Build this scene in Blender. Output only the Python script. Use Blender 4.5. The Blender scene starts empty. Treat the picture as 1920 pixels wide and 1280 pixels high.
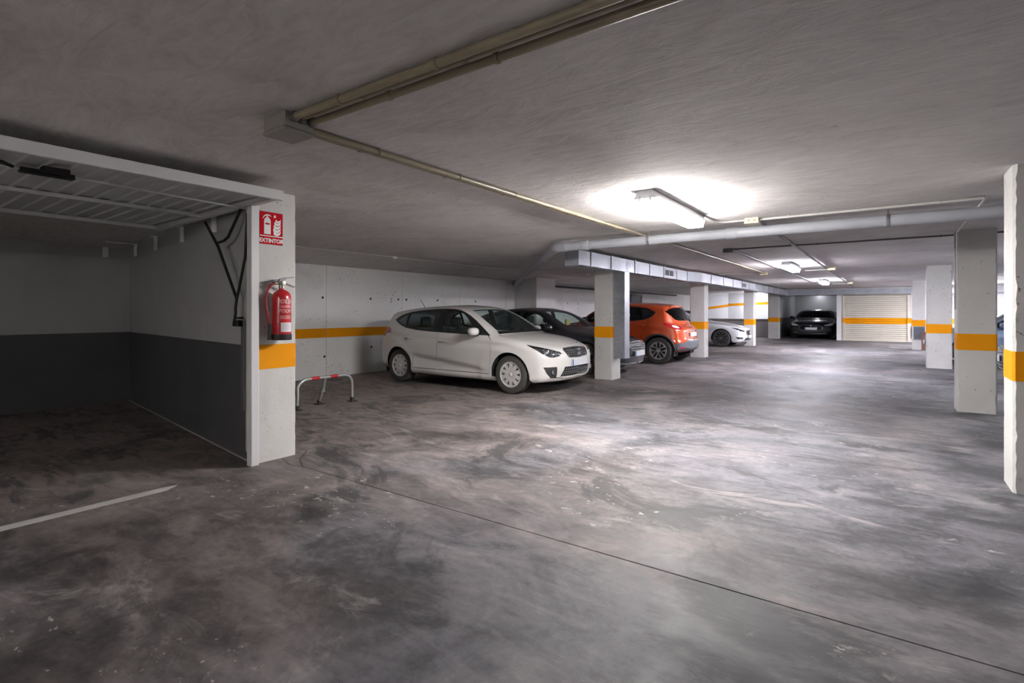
import bpy, bmesh, math, random
import numpy as np
from mathutils import Vector, Matrix, geometry

# ---------------------------------------------------------------- camera, world, exposure
scene = bpy.context.scene
COL = scene.collection
FPX, HORIZON, CAM_H = 990.0, 584.0, 1.32          # focal length in px of the 1920 px frame, horizon row, eye height
YAW = math.atan(705 / 990)
cam_data = bpy.data.cameras.new('camera')
cam_data.sensor_width = 36
cam_data.lens = FPX / 1920 * 36
cam_data.shift_y = -(640 - HORIZON) / 1920
cam_data.clip_start = 0.05
cam = bpy.data.objects.new('camera', cam_data)
cam.location = (0, 0, CAM_H)
cam.rotation_euler = (math.pi / 2, 0, YAW)
COL.objects.link(cam)
scene.camera = cam

world = bpy.data.worlds.new('world'); scene.world = world
world.use_nodes = True
world.node_tree.nodes['Background'].inputs[0].default_value = (0.5, 0.5, 0.55, 1)
world.node_tree.nodes['Background'].inputs[1].default_value = 0.02
vs = scene.view_settings
vs.view_transform = 'Standard'; vs.look = 'None'; vs.gamma = 1.0; vs.use_curve_mapping = False
vs.exposure = 1.95
LAMP_POWER = 74.0          # radiance of a luminaire's diffuser

# ---------------------------------------------------------------- helpers
R_ = math.radians
rng = random.Random(7)
H = 2.39                                           # ceiling height

def tag(o, label=None, cat=None, group=None, kind=None):
    if label: o['label'] = label
    if cat: o['category'] = cat
    if group: o['group'] = group
    if kind: o['kind'] = kind
    return o

def thing(name, loc, label, cat, group=None, rz=0.0):
    o = bpy.data.objects.new(name, None)
    o.empty_display_size = 0.1
    o.location = loc; o.rotation_euler = (0, 0, rz)
    COL.objects.link(o)
    return tag(o, label, cat, group)

class MB:
    """collects verts and faces of one mesh object"""
    def __init__(s): s.v = []; s.f = []
    def add(s, vs_, fs):
        n = len(s.v); s.v += [tuple(p) for p in vs_]; s.f += [tuple(i + n for i in f) for f in fs]; return s
    def box(s, a, b):
        x0, y0, z0 = a; x1, y1, z1 = b
        if x0 > x1: x0, x1 = x1, x0
        if y0 > y1: y0, y1 = y1, y0
        if z0 > z1: z0, z1 = z1, z0
        return s.add([(x0,y0,z0),(x1,y0,z0),(x1,y1,z0),(x0,y1,z0),(x0,y0,z1),(x1,y0,z1),(x1,y1,z1),(x0,y1,z1)],
                     [(0,3,2,1),(4,5,6,7),(0,1,5,4),(1,2,6,5),(2,3,7,6),(3,0,4,7)])
    def bevbox(s, a, b, r=0.01, seg=1):
        bm = bmesh.new()
        bmesh.ops.create_cube(bm, size=1)
        c = [(a[i] + b[i]) / 2 for i in range(3)]; d = [abs(b[i] - a[i]) for i in range(3)]
        for v in bm.verts: v.co = Vector((v.co[i] * d[i] + c[i] for i in range(3)))
        bmesh.ops.bevel(bm, geom=bm.edges[:], offset=min(r, min(d) * 0.45), segments=seg, affect='EDGES', profile=0.5)
        bm.verts.index_update()
        s.add([v.co[:] for v in bm.verts], [[v.index for v in f.verts] for f in bm.faces]); bm.free()
        return s
    def tube(s, path, r, n=10, caps=True):
        path = [Vector(p) for p in path]
        rr = r if isinstance(r, (list, tuple)) else [r] * len(path)
        rings = []; ref = None
        for i, p in enumerate(path):
            t = (path[min(i + 1, len(path) - 1)] - path[max(i - 1, 0)]).normalized()
            if ref is None:
                ref = Vector((0, 0, 1)) if abs(t.z) < 0.9 else Vector((1, 0, 0))
            u = (ref - t * ref.dot(t))
            if u.length < 1e-6: u = t.orthogonal()
            u.normalize(); w = t.cross(u); ref = u
            rings.append([p + (u * math.cos(2*math.pi*k/n) + w * math.sin(2*math.pi*k/n)) * rr[i] for k in range(n)])
        fs = []
        for i in range(len(path) - 1):
            for k in range(n):
                fs.append((i*n+k, i*n+(k+1) % n, (i+1)*n+(k+1) % n, (i+1)*n+k))
        if caps:
            fs.append(tuple(range(n - 1, -1, -1))); fs.append(tuple((len(path)-1)*n + k for k in range(n)))
        return s.add([p[:] for ring in rings for p in ring], fs)
    def lathe(s, prof, c=(0, 0, 0), axis='z', n=24):
        """prof: (radius, height) along the axis"""
        vs_ = []
        for r, h in prof:
            for k in range(n):
                a = 2 * math.pi * k / n
                if axis == 'z': p = (c[0] + r*math.cos(a), c[1] + r*math.sin(a), c[2] + h)
                elif axis == 'y': p = (c[0] + r*math.sin(a), c[1] + h, c[2] + r*math.cos(a))
                else: p = (c[0] + h, c[1] + r*math.cos(a), c[2] + r*math.sin(a))
                vs_.append(p)
        fs = []
        m = len(prof)
        for i in range(m - 1):
            for k in range(n):
                fs.append((i*n+k, i*n+(k+1) % n, (i+1)*n+(k+1) % n, (i+1)*n+k))
        if prof[0][0] > 1e-5: fs.append(tuple(range(n - 1, -1, -1)))
        if prof[-1][0] > 1e-5: fs.append(tuple((m-1)*n + k for k in range(n)))
        return s.add(vs_, fs)
    def prism(s, poly, fn, d0, d1):
        """poly: 2-D outline; fn(u, v, d) -> point"""
        n = len(poly)
        vs_ = [fn(u, v, d0) for u, v in poly] + [fn(u, v, d1) for u, v in poly]
        fs = [tuple(range(n - 1, -1, -1)), tuple(range(n, 2*n))] + [(i, (i+1) % n, n+(i+1) % n, n+i) for i in range(n)]
        return s.add(vs_, fs)
    def build(s, name, mat, parent=None, smooth=None, world=True, fix=True):
        me = bpy.data.meshes.new(name)
        off = Vector((0, 0, 0))
        if parent is not None and world:
            p = parent
            while p is not None: off += p.location; p = p.parent
        me.from_pydata([(Vector(p) - off)[:] for p in s.v], [], s.f)
        if fix:
            bm = bmesh.new(); bm.from_mesh(me)
            bmesh.ops.remove_doubles(bm, verts=bm.verts[:], dist=1e-6)
            bmesh.ops.recalc_face_normals(bm, faces=bm.faces[:]); bm.to_mesh(me); bm.free()
        if smooth:
            me.shade_smooth(); me.set_sharp_from_angle(angle=R_(smooth))
        o = bpy.data.objects.new(name, me)
        if mat is not None: me.materials.append(mat)
        COL.objects.link(o)
        if parent is not None: o.parent = parent
        return o

def copy_tree(o, parent=None):
    c = o.copy(); COL.objects.link(c)
    if parent is not None: c.parent = parent
    for ch in list(o.children): copy_tree(ch, c)
    return c

def text_mesh(body, height, mapfn, depth=0.002, bold=0.0, align='CENTER'):
    """flat lettering as a mesh; mapfn(u, v, d) -> world point"""
    cu = bpy.data.curves.new('lettering', 'FONT'); cu.body = body; cu.size = 1.0; cu.align_x = align; cu.offset = bold
    cu.extrude = 0.5; cu.resolution_u = 3
    o = bpy.data.objects.new('lettering', cu); COL.objects.link(o)
    dg = bpy.context.evaluated_depsgraph_get()
    me = bpy.data.meshes.new_from_object(o.evaluated_get(dg))
    bpy.data.objects.remove(o); bpy.data.curves.remove(cu)
    k = height / 0.72
    m = MB(); m.v = [tuple(mapfn(v.co.x*k, v.co.y*k, (v.co.z + 0.5)*depth)) for v in me.vertices]
    m.f = [tuple(p.vertices) for p in me.polygons]
    bpy.data.meshes.remove(me)
    return m

# ---------------------------------------------------------------- materials
MATS = {}
def mat(name, col, rough=0.6, metal=0.0, coat=0.0, spec=0.5):
    if name in MATS: return MATS[name]
    m = bpy.data.materials.new(name); m.use_nodes = True
    b = m.node_tree.nodes['Principled BSDF']
    b.inputs['Base Color'].default_value = (*col, 1)
    b.inputs['Roughness'].default_value = rough
    b.inputs['Metallic'].default_value = metal
    b.inputs['Coat Weight'].default_value = coat
    b.inputs['Coat Roughness'].default_value = 0.06
    b.inputs['Specular IOR Level'].default_value = spec
    MATS[name] = m
    return m

class NT:
    """small node-graph writer"""
    def __init__(s, m):
        s.t = m.node_tree; s.b = s.t.nodes['Principled BSDF']
        g = s.t.nodes.new('ShaderNodeNewGeometry'); s.pos = g.outputs['Position']
    def n(s, typ, **kw):
        nd = s.t.nodes.new(typ)
        for k, v in kw.items(): setattr(nd, k, v)
        return nd
    def link(s, a, b): s.t.links.new(a, b)
    def mapped(s, scale=(1, 1, 1), rot=(0, 0, 0), loc=(0, 0, 0), src=None):
        m = s.n('ShaderNodeMapping'); m.inputs['Scale'].default_value = scale; m.inputs['Rotation'].default_value = rot
        m.inputs['Location'].default_value = loc
        s.link(src or s.pos, m.inputs['Vector']); return m.outputs[0]
    def noise(s, vec, scale, detail=6, rough=0.55, dist=0.0):
        n = s.n('ShaderNodeTexNoise'); s.link(vec, n.inputs['Vector'])
        n.inputs['Scale'].default_value = scale; n.inputs['Detail'].default_value = detail
        n.inputs['Roughness'].default_value = rough; n.inputs['Distortion'].default_value = dist
        return n.outputs['Fac']
    def ramp(s, fac, stops):
        r = s.n('ShaderNodeValToRGB'); s.link(fac, r.inputs[0])
        e = r.color_ramp.elements
        while len(e) < len(stops): e.new(0.5)
        for i, (p, c) in enumerate(stops):
            e[i].position = p; e[i].color = (*c, 1) if len(c) == 3 else c
        return r.outputs[0]
    def step(s, fac, a, b, lo=0.0, hi=1.0):
        m = s.n('ShaderNodeMapRange'); m.interpolation_type = 'SMOOTHSTEP'
        s.link(fac, m.inputs[0]); m.inputs[1].default_value = a; m.inputs[2].default_value = b
        m.inputs[3].default_value = lo; m.inputs[4].default_value = hi
        return m.outputs[0]
    def mix(s, fac, a, b, mode='MIX'):
        m = s.n('ShaderNodeMix'); m.data_type = 'RGBA'; m.blend_type = mode
        for sock, v in ((m.inputs[0], fac), (m.inputs[6], a), (m.inputs[7], b)):
            if isinstance(v, (int, float)): sock.default_value = v
            elif isinstance(v, tuple): sock.default_value = (*v, 1)
            else: s.link(v, sock)
        return m.outputs[2]
    def math(s, op, a, b=None):
        m = s.n('ShaderNodeMath'); m.operation = op
        for sock, v in ((m.inputs[0], a), (m.inputs[1], b)):
            if v is None: continue
            if isinstance(v, (int, float)): sock.default_value = v
            else: s.link(v, sock)
        return m.outputs[0]
    def sep(s, vec=None):
        m = s.n('ShaderNodeSeparateXYZ'); s.link(vec or s.pos, m.inputs[0]); return m.outputs
    def color(s, c): s.link(c, s.b.inputs['Base Color'])
    def rough(s, r): s.link(r, s.b.inputs['Roughness'])
    def bump(s, h, strength=0.3, dist=0.02, prev=None):
        b = s.n('ShaderNodeBump'); b.inputs['Strength'].default_value = strength; b.inputs['Distance'].default_value = dist
        s.link(h, b.inputs['Height'])
        if prev is not None: s.link(prev, b.inputs['Normal'])
        return b.outputs[0]
    def normal(s, n): s.link(n, s.b.inputs['Normal'])

def rough_mat(name, c0, c1, scale=3.0, rough=0.6, bump=0.1, metal=0.0, bscale=None, pits=None, dist=0.01):
    """two-tone uneven surface with fine relief"""
    if name in MATS: return MATS[name]
    m = mat(name, c0, rough, metal); t = NT(m)
    a = t.noise(t.pos, scale, 4, 0.6, 0.4)
    c = t.ramp(a, [(0.3, c0), (0.7, c1)])
    if pits:
        p = t.noise(t.pos, 28, 3, 0.5); p2 = t.noise(t.pos, 2.2, 3, 0.5)
        f = t.math('MULTIPLY', t.step(p, 0.645, 0.70), t.step(p2, 0.45, 0.60))
        c = t.mix(f, c, pits)
        k = t.noise(t.pos, 1.1, 4, 0.7, 0.8)
        c = t.mix(t.step(k, 0.60, 0.78, 0, 0.35), c, tuple(x*0.75 for x in c0))
    t.color(c)
    if bump:
        b = t.noise(t.pos, bscale or scale*6, 3, 0.6)
        t.normal(t.bump(b, bump, dist))
    return m

def glass_mat(name, tint, gloss=0.08):
    if name in MATS: return MATS[name]
    m = mat(name, tint, 0.05); nt = m.node_tree; out = nt.nodes['Material Output']
    tr = nt.nodes.new('ShaderNodeBsdfTransparent'); tr.inputs[0].default_value = (*tint, 1)
    gl = nt.nodes.new('ShaderNodeBsdfGlossy'); gl.inputs['Roughness'].default_value = 0.03; gl.inputs[0].default_value = (0.9, 0.95, 1, 1)
    fr = nt.nodes.new('ShaderNodeLayerWeight'); fr.inputs[0].default_value = 0.5
    pw = nt.nodes.new('ShaderNodeMath'); pw.operation = 'POWER'; pw.inputs[1].default_value = 4.0
    ad = nt.nodes.new('ShaderNodeMath'); ad.operation = 'MULTIPLY_ADD'; ad.inputs[1].default_value = 0.55; ad.inputs[2].default_value = gloss
    mx = nt.nodes.new('ShaderNodeMixShader')
    nt.links.new(fr.outputs['Facing'], pw.inputs[0]); nt.links.new(pw.outputs[0], ad.inputs[0]); nt.links.new(ad.outputs[0], mx.inputs[0])
    nt.links.new(tr.outputs[0], mx.inputs[1]); nt.links.new(gl.outputs[0], mx.inputs[2])
    nt.links.new(mx.outputs[0], out.inputs[0])
    return m

def emit_mat(name, col, strength):
    m = mat(name, col, 0.5); b = m.node_tree.nodes['Principled BSDF']
    b.inputs['Emission Color'].default_value = (*col, 1); b.inputs['Emission Strength'].default_value = strength
    return m

# ---------------------------------------------------------------- surfaces of the garage
def floor_material():
    m = mat('floor_concrete', (0.2, 0.2, 0.2), 0.5); t = NT(m)
    big = t.noise(t.mapped((1, 1, 1), (0, 0, 0.5)), 0.55, 6, 0.6, 1.2)
    mid = t.noise(t.mapped((1, 1.25, 1), (0, 0, 0.9), (3, 1, 0)), 1.5, 6, 0.68, 1.2)
    swirl = t.noise(t.mapped((0.8, 2.0, 1), (0, 0, 0.75), (1, 7, 0)), 2.6, 6, 0.64, 1.8)
    fine = t.noise(t.pos, 22, 3, 0.7)
    f = t.math('ADD', t.math('MULTIPLY', big, 0.42), t.math('ADD', t.math('MULTIPLY', mid, 0.36), t.math('MULTIPLY', swirl, 0.22)))
    f = t.math('ADD', f, t.math('MULTIPLY', t.math('SUBTRACT', fine, 0.5), 0.10))
    cool = t.ramp(f, [(0.38, (0.058, 0.061, 0.066)), (0.45, (0.115, 0.114, 0.122)), (0.51, (0.20, 0.196, 0.210)), (0.57, (0.28, 0.270, 0.278)), (0.66, (0.42, 0.40, 0.395))])
    warm = t.ramp(f, [(0.38, (0.060, 0.056, 0.056)), (0.45, (0.130, 0.112, 0.107)), (0.51, (0.21, 0.182, 0.172)), (0.57, (0.30, 0.258, 0.240)), (0.66, (0.45, 0.395, 0.360))])
    x, y, z = t.sep()
    tone = t.noise(t.mapped((1, 1, 1), (0, 0, 0), (8, 2, 0)), 0.45, 5, 0.6, 0.8)
    lean = t.math('ADD', t.math('MULTIPLY', x, -0.10), t.math('MULTIPLY', tone, 1.6))      # browner towards the dusty bays
    c = t.mix(t.step(lean, 0.72, 1.30), cool, warm)
    # dusty bay floor along the left wall and under the parked cars' noses
    edge = t.math('ADD', x, t.math('MULTIPLY', t.math('SUBTRACT', mid, 0.5), 2.2))
    dust = t.step(edge, -5.3, -4.1, 1.0, 0.0)
    c = t.mix(t.math('MULTIPLY', dust, t.step(swirl, 0.40, 0.58, 0.0, 0.75)), c, (0.34, 0.285, 0.25))
    # dark oil and tyre stains
    st = t.noise(t.mapped((1, 1.3, 1), (0, 0, 0.2), (11, 4, 0)), 0.8, 6, 0.7, 0.8)
    c = t.mix(t.step(st, 0.53, 0.64, 0.0, 0.75), c, (0.058, 0.059, 0.060))
    # worn pale patches and paint flecks
    wp = t.noise(t.mapped((0.8, 1.6, 1), (0, 0, 1.1), (5, 5, 0)), 1.3, 7, 0.72, 1.0)
    c = t.mix(t.step(wp, 0.56, 0.68, 0.0, 0.75), c, (0.42, 0.39, 0.37))
    fl = t.noise(t.mapped((1, 1.4, 1), (0, 0, 0.3)), 9.0, 4, 0.75); fm = t.noise(t.pos, 0.75, 3, 0.5)
    c = t.mix(t.math('MULTIPLY', t.step(fl, 0.60, 0.65), t.step(fm, 0.54, 0.60)), c, (0.52, 0.49, 0.45))
    c = t.mix(1.0, c, (0.72, 0.72, 0.745), 'MULTIPLY')
    t.color(c)
    t.rough(t.step(mid, 0.3, 0.7, 0.52, 0.72))
    t.b.inputs['Specular IOR Level'].default_value = 0.28
    b = t.bump(fine, 0.18, 0.006); b = t.bump(swirl, 0.15, 0.02, b)
    t.normal(b)
    return m
FLOOR = floor_material()

def ceiling_material():
    m = mat('ceiling_plaster', (0.4, 0.4, 0.4), 0.85, spec=0.2); t = NT(m)
    n1 = t.noise(t.pos, 0.7, 5, 0.62, 0.8)
    n2 = t.noise(t.mapped((1, 3.0, 1), (0, 0, 0.5)), 2.2, 7, 0.7, 2.4)
    n3 = t.noise(t.mapped((2.6, 1, 1), (0, 0, -0.3), (4, 0, 0)), 4.5, 5, 0.7, 1.8)
    c = t.ramp(t.math('ADD', t.math('MULTIPLY', n1, 0.5), t.math('MULTIPLY', n2, 0.5)), [(0.36, (0.52, 0.490, 0.478)), (0.50, (0.66, 0.630, 0.615)), (0.64, (0.77, 0.740, 0.725))])
    sp = t.noise(t.pos, 30, 3, 0.5); s2 = t.noise(t.pos, 1.3, 3, 0.5)
    c = t.mix(t.math('MULTIPLY', t.step(sp, 0.72, 0.78), t.step(s2, 0.55, 0.65, 0, 0.6)), c, (0.13, 0.12, 0.115))
    t.color(c)
    b = t.bump(n2, 0.5, 0.03); b = t.bump(n3, 0.35, 0.010, b)
    t.normal(b); return m
CEIL = ceiling_material()
PAINT_W = rough_mat('white_wall_paint', (0.76, 0.75, 0.745), (0.83, 0.82, 0.815), 1.6, 0.62, 0.25, bscale=9, pits=(0.24, 0.23, 0.22))
PAINT_WG = rough_mat('grey_wall_paint', (0.36, 0.36, 0.365), (0.42, 0.42, 0.425), 1.2, 0.6, 0.12, bscale=9)
PAINT_D = rough_mat('dark_wall_paint', (0.062, 0.062, 0.066), (0.080, 0.080, 0.084), 1.2, 0.55, 0.12, bscale=9)
COLUMN = rough_mat('column_paint', (0.50, 0.49, 0.478), (0.58, 0.57, 0.557), 1.8, 0.65, 0.35, bscale=14, pits=(0.20, 0.19, 0.18))
BAND = rough_mat('orange_band_paint', (0.72, 0.27, 0.002), (0.80, 0.31, 0.003), 2.0, 0.7, 0.15, bscale=14)
BAND.node_tree.nodes['Principled BSDF'].inputs['Specular IOR Level'].default_value = 0.15
RAMP_W = rough_mat('ramp_white_paint', (0.62, 0.62, 0.65), (0.70, 0.70, 0.72), 1.2, 0.6, 0.1)

# ---------------------------------------------------------------- floor
X0, X1, Y0, Y1 = -9.2, 6.6, -5.2, 28.4
JX, JA, JB = -4.06, 2.63, 5.40                     # joints cut in the screed
bed = MB().box((X0-0.4, Y0-0.4, -0.20), (X1+0.4, 36.5, -0.035)).build('floor', mat('joint_dark', (0.02, 0.02, 0.02), 0.9))
tag(bed, 'grey stained screed floor of the garage', 'floor', kind='structure')
def slab(poly):
    MB().prism(poly, lambda u, v, d: (u, v, d), -0.04, 0.0).build('slab', FLOOR, bed)
g = 0.005
slab([(X0-0.3, Y0-0.3), (JX, Y0-0.3), (JX, JA-g), (JX, JA+g), (JX, 36.4), (X0-0.3, 36.4)])
slab([(JX, Y0-0.3), (X1+0.3, Y0-0.3), (X1+0.3, JA+0.03-g), (JX, JA-g)])
slab([(JX, JA+g), (X1+0.3, JA+0.03+g), (X1+0.3, 6.35-g*.6), (JX, 5.02-g*.6)])
slab([(JX, 5.02+g*.6), (X1+0.3, 6.35+g*.6), (X1+0.3, 36.4), (JX, 36.4)])
for pts in ([(-4.06, 2.63), (-4.28, 2.74), (-4.49, 2.95)], [(-4.06, 2.63), (-4.2, 2.60), (-4.42, 2.66)]):
    m = MB()
    for (a, b) in zip(pts[:-1], pts[1:]):
        d = Vector((b[0]-a[0], b[1]-a[1])).normalized(); n = Vector((-d.y, d.x))*0.004
        m.prism([(a[0]-n.x, a[1]-n.y), (b[0]-n.x, b[1]-n.y), (b[0]+n.x, b[1]+n.y), (a[0]+n.x, a[1]+n.y)], lambda u, v, d_: (u, v, d_), -0.002, 0.0008)
    m.build('crack', mat('crack_dark', (0.035, 0.033, 0.032), 0.9), bed)
PAINTLINE = rough_mat('worn_line_paint', (0.56, 0.545, 0.53), (0.44, 0.43, 0.42), 5, 0.7, 0.1)
ln = MB().prism([(-4.46, -1.2), (-4.36, -1.2), (-4.335, 1.70), (-4.41, 1.80), (-4.43, 1.7)], lambda u, v, d: (u, v, d), -0.002, 0.0012).build('painted_line', PAINTLINE, bed)
tag(MB().box((-4.2, 25.4, -0.001), (-3.2, 25.52, 0.0012)).build('painted_line', RAMP_W, bed))

# ---------------------------------------------------------------- ceiling with its slope down to the left wall
CR = -7.85; WT = 2.245
cl = MB().box((CR, Y0-0.4, H), (X1+0.4, 36.4, H+0.3)).build('ceiling', CEIL)
tag(cl, 'grey trowelled concrete ceiling above the aisle', 'ceiling', kind='structure')
sl = MB().prism([(X0-0.3, WT-0.03), (CR, H), (CR, H+0.3), (X0-0.3, H+0.3)], lambda u, v, d: (u, d, v), Y0-0.4, 36.4).build('ceiling_slope', CEIL)
tag(sl, 'strip of ceiling sloping down to the left wall', 'ceiling', kind='structure')

# ---------------------------------------------------------------- left wall: cast panels with open joints, pilaster, band
wl = MB().box((X0-0.35, Y0-0.3, 0), (X0-0.02, 36.4, H)).build('wall_left', mat('joint_grey', (0.10, 0.098, 0.095), 0.9))
tag(wl, 'white painted concrete wall with an orange band along the parking bays', 'wall', kind='structure')
joints = [-5.5, 4.45, 6.48, 8.52, 10.56, 12.6, 16.0, 19.5, 23.0, 26.5, 30.0, 36.3]
for a, b in zip(joints[:-1], joints[1:]):
    gm = 0.004
    if a < 3:
        MB().box((X0-0.03, a+gm, 0), (X0, 3.2, 1.02)).build('panel', PAINT_D, wl)
        MB().box((X0-0.03, a+gm, 1.02), (X0, 3.2, H)).build('panel', PAINT_WG, wl)
        MB().box((X0-0.03, 3.2, 0), (X0, b-gm, H)).build('panel', PAINT_W, wl)
    else:
        MB().box((X0-0.03, a+gm, 0), (X0, b-gm, H)).build('panel', PAINT_W, wl)
for a, b in zip(joints[:-1], joints[1:]):
    if a < 3 or a > 12: continue
    MB().box((X0-0.001, a+0.005, 0.80), (X0+0.0015, b-0.005, 0.985)).build('painted_band', BAND, wl)
MB().box((X0-0.001, 3.12, 0.80), (X0+0.0015, 4.445, 0.985)).build('painted_band', BAND, wl)
HOLE = mat('tie_hole', (0.03, 0.03, 0.03), 0.9)
for y, z in ((6.40, 1.60), (6.44, 0.42), (7.6, 1.60), (8.40, 1.60), (8.65, 1.60), (7.62, 0.55), (5.7, 1.62), (9.7, 1.6), (11.2, 1.6), (16.3, 1.62), (17.1, 1.6), (19.0, 1.63), (20.2, 1.63)):
    MB().lathe([(0.028, -0.002), (0.024, 0.002), (0.001, 0.0018)], (X0, y, z), 'x', 12).build('tie_hole', HOLE, wl)
m = MB(); c = (X0, 8.18, 1.57)                       # the small dark squiggle sprayed beside the tie holes
m.tube([(c[0]+0.001, c[1]-0.03, c[2]+0.05), (c[0]+0.001, c[1]+0.03, c[2]+0.045), (c[0]+0.001, c[1]-0.005, c[2]+0.01), (c[0]+0.001, c[1]+0.03, c[2]-0.02), (c[0]+0.001, c[1]-0.02, c[2]-0.05)], 0.006, 5)
m.build('sprayed_mark', HOLE, wl)

pil = MB().bevbox((X0-0.01, 13.06, 0), (-8.42, 14.15, H), 0.012)
o = pil.build('pilaster', PAINT_W); tag(o, 'wide white pilaster on the left wall behind the dark car', 'pilaster', kind='structure')

# ---------------------------------------------------------------- near garage box on the left
m = MB(); m.prism([(-4.475, 2.430), (-4.475, 2.60), (X0, 3.38), (X0, 3.10)], lambda u, v, d: (u, v, d), 0, 1.02)
wg = m.build('wall_garage_side', PAINT_D); tag(wg, 'partition of the open garage box, dark below and grey above', 'wall', kind='structure')
MB().prism([(-4.475, 2.430), (-4.475, 2.60), (X0, 3.38), (X0, 3.10)], lambda u, v, d: (u, v, d), 1.02, H).build('upper_wall', PAINT_WG, wg)
sk = MB().prism([(-4.49, 2.433), (X0, 3.097), (X0, 3.085), (-4.49, 2.421)], lambda u, v, d: (u, v, d), 0, 0.012).build('mortar_edge', mat('mortar', (0.30, 0.29, 0.28), 0.8), wg)
m = MB().box((X0, -3.2, 0), (-4.6, -3.0, 1.02)); o = m.build('wall_garage_far', PAINT_D)
tag(o, 'far partition of the open garage box', 'wall', kind='structure')
MB().box((X0, -3.2, 1.02), (-4.6, -3.0, H)).build('upper_wall', PAINT_WG, o)

# ---------------------------------------------------------------- right, rear and far walls
o = MB().box((X1, Y0-0.3, 0), (X1+0.3, 36.4, H)).build('wall_right', PAINT_W); tag(o, 'white wall behind the bays on the right', 'wall', kind='structure')
o = MB().box((X0-0.3, Y0-0.3, 0), (X1+0.3, Y0, H)).build('wall_rear', PAINT_W); tag(o, 'white wall behind the viewpoint', 'wall', kind='structure')
FW = 28.5
o = MB().box((0.81, FW, 0), (X1, FW+0.25, H)).build('wall_far', RAMP_W); tag(o, 'white far wall beside the roller shutter', 'wall', kind='structure')
MB().box((0.81, FW-0.002, 0.81), (X1, FW+0.1, 1.03)).build('painted_band', BAND, o)
o = MB().box((-4.30, FW, 2.225), (0.81, FW+0.25, H)).build('trim_1', RAMP_W); tag(o, 'white lintel over the far garage bay and shutter', 'lintel', kind='structure')
o = MB().box((-1.93, FW, 0), (-1.705, FW+0.25, 2.22)).build('trim_2', PAINT_W); tag(o, 'white pier between the far garage bay and the shutter', 'pier', kind='structure')
# bay with the black saloon
o = MB().box((-4.5, 34.6, 0), (0.9, 34.8, 1.0)).build('wall_bay_back', PAINT_D); tag(o, 'back wall of the far garage bay, dark below and grey above', 'wall', kind='structure')
MB().box((-4.5, 34.6, 1.0), (0.9, 34.8, H)).build('upper_wall', PAINT_WG, o)
for x, nm, lb in ((-4.52, 'wall_bay_left', 'left side wall of the far garage bay'), (-1.80, 'wall_bay_right', 'right side wall of the far garage bay')):
    o = MB().box((x, FW+0.25, 0), (x+0.12, 34.6, 1.0)).build(nm, PAINT_D); tag(o, lb, 'wall', kind='structure')
    MB().box((x, FW+0.25, 1.0), (x+0.12, 34.6, H)).build('upper_wall', PAINT_WG, o)
# ramp beyond the white coupe
o = MB().prism([(-9.2, 30.0), (-4.55, 30.0), (-4.55, 36.0), (-9.2, 36.0)], lambda u, v, d: (u, v, d), 0, 0.93).build('ramp', rough_mat('ramp_concrete', (0.30, 0.28, 0.27), (0.38, 0.35, 0.34), 1.5, 0.7, 0.2))
tag(o, 'raised vehicle ramp behind the white coupe', 'ramp', kind='structure')
MB().box((-9.2, 29.95, 0), (-4.55, 30.03, 0.80)).build('parapet', RAMP_W, o)
o = MB().box((-7.6, 32.0, 0.9), (-4.5, 32.2, H)).build('wall_ramp', RAMP_W); tag(o, 'white ramp wall with a rising orange band', 'wall', kind='structure')
MB().prism([(-7.6, 1.63), (-4.5, 1.76), (-4.5, 1.90), (-7.6, 1.77)], lambda u, v, d: (u, d, v), 31.995, 32.05).build('painted_band', BAND, o)
m = MB().prism([(-9.2, 30.6), (-9.2, 30.4), (-7.5, 32.0), (-7.6, 32.2)], lambda u, v, d: (u, v, d), 0.9, H); o2 = m.build('wall_ramp_turn', RAMP_W)
tag(o2, 'short slanting wall where the ramp turns', 'wall', kind='structure')
MB().add([(-9.2, 30.395, 1.30), (-7.5, 31.995, 1.60), (-7.5, 31.995, 1.74), (-9.2, 30.395, 1.44), (-9.2, 30.45, 1.30), (-7.5, 32.05, 1.60), (-7.5, 32.05, 1.74), (-9.2, 30.45, 1.44)],
         [(0,1,2,3),(7,6,5,4),(0,4,5,1),(1,5,6,2),(2,6,7,3),(3,7,4,0)]).build('painted_band', BAND, o2)
# dark service door in the left wall behind the orange car
d1 = MB().box((X0-0.005, 21.9, 0), (X0+0.04, 23.0, 2.02)).build('door_1', mat('service_door', (0.06, 0.065, 0.075), 0.5)); tag(d1, 'dark service door in the left wall', 'door', kind='structure')
m = MB(); m.box((X0, 21.82, 0), (X0+0.06, 21.9, 2.1)); m.box((X0, 23.0, 0), (X0+0.06, 23.08, 2.1)); m.box((X0, 21.82, 2.02), (X0+0.06, 23.08, 2.1))
m.build('door_frame', mat('door_frame_grey', (0.16, 0.165, 0.175), 0.5), d1)
MB().bevbox((X0+0.04, 21.97, 0.98), (X0+0.09, 22.1, 1.01), 0.008).build('door_handle', mat('handle_steel', (0.4, 0.4, 0.4), 0.3, 0.9), d1)

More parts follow.
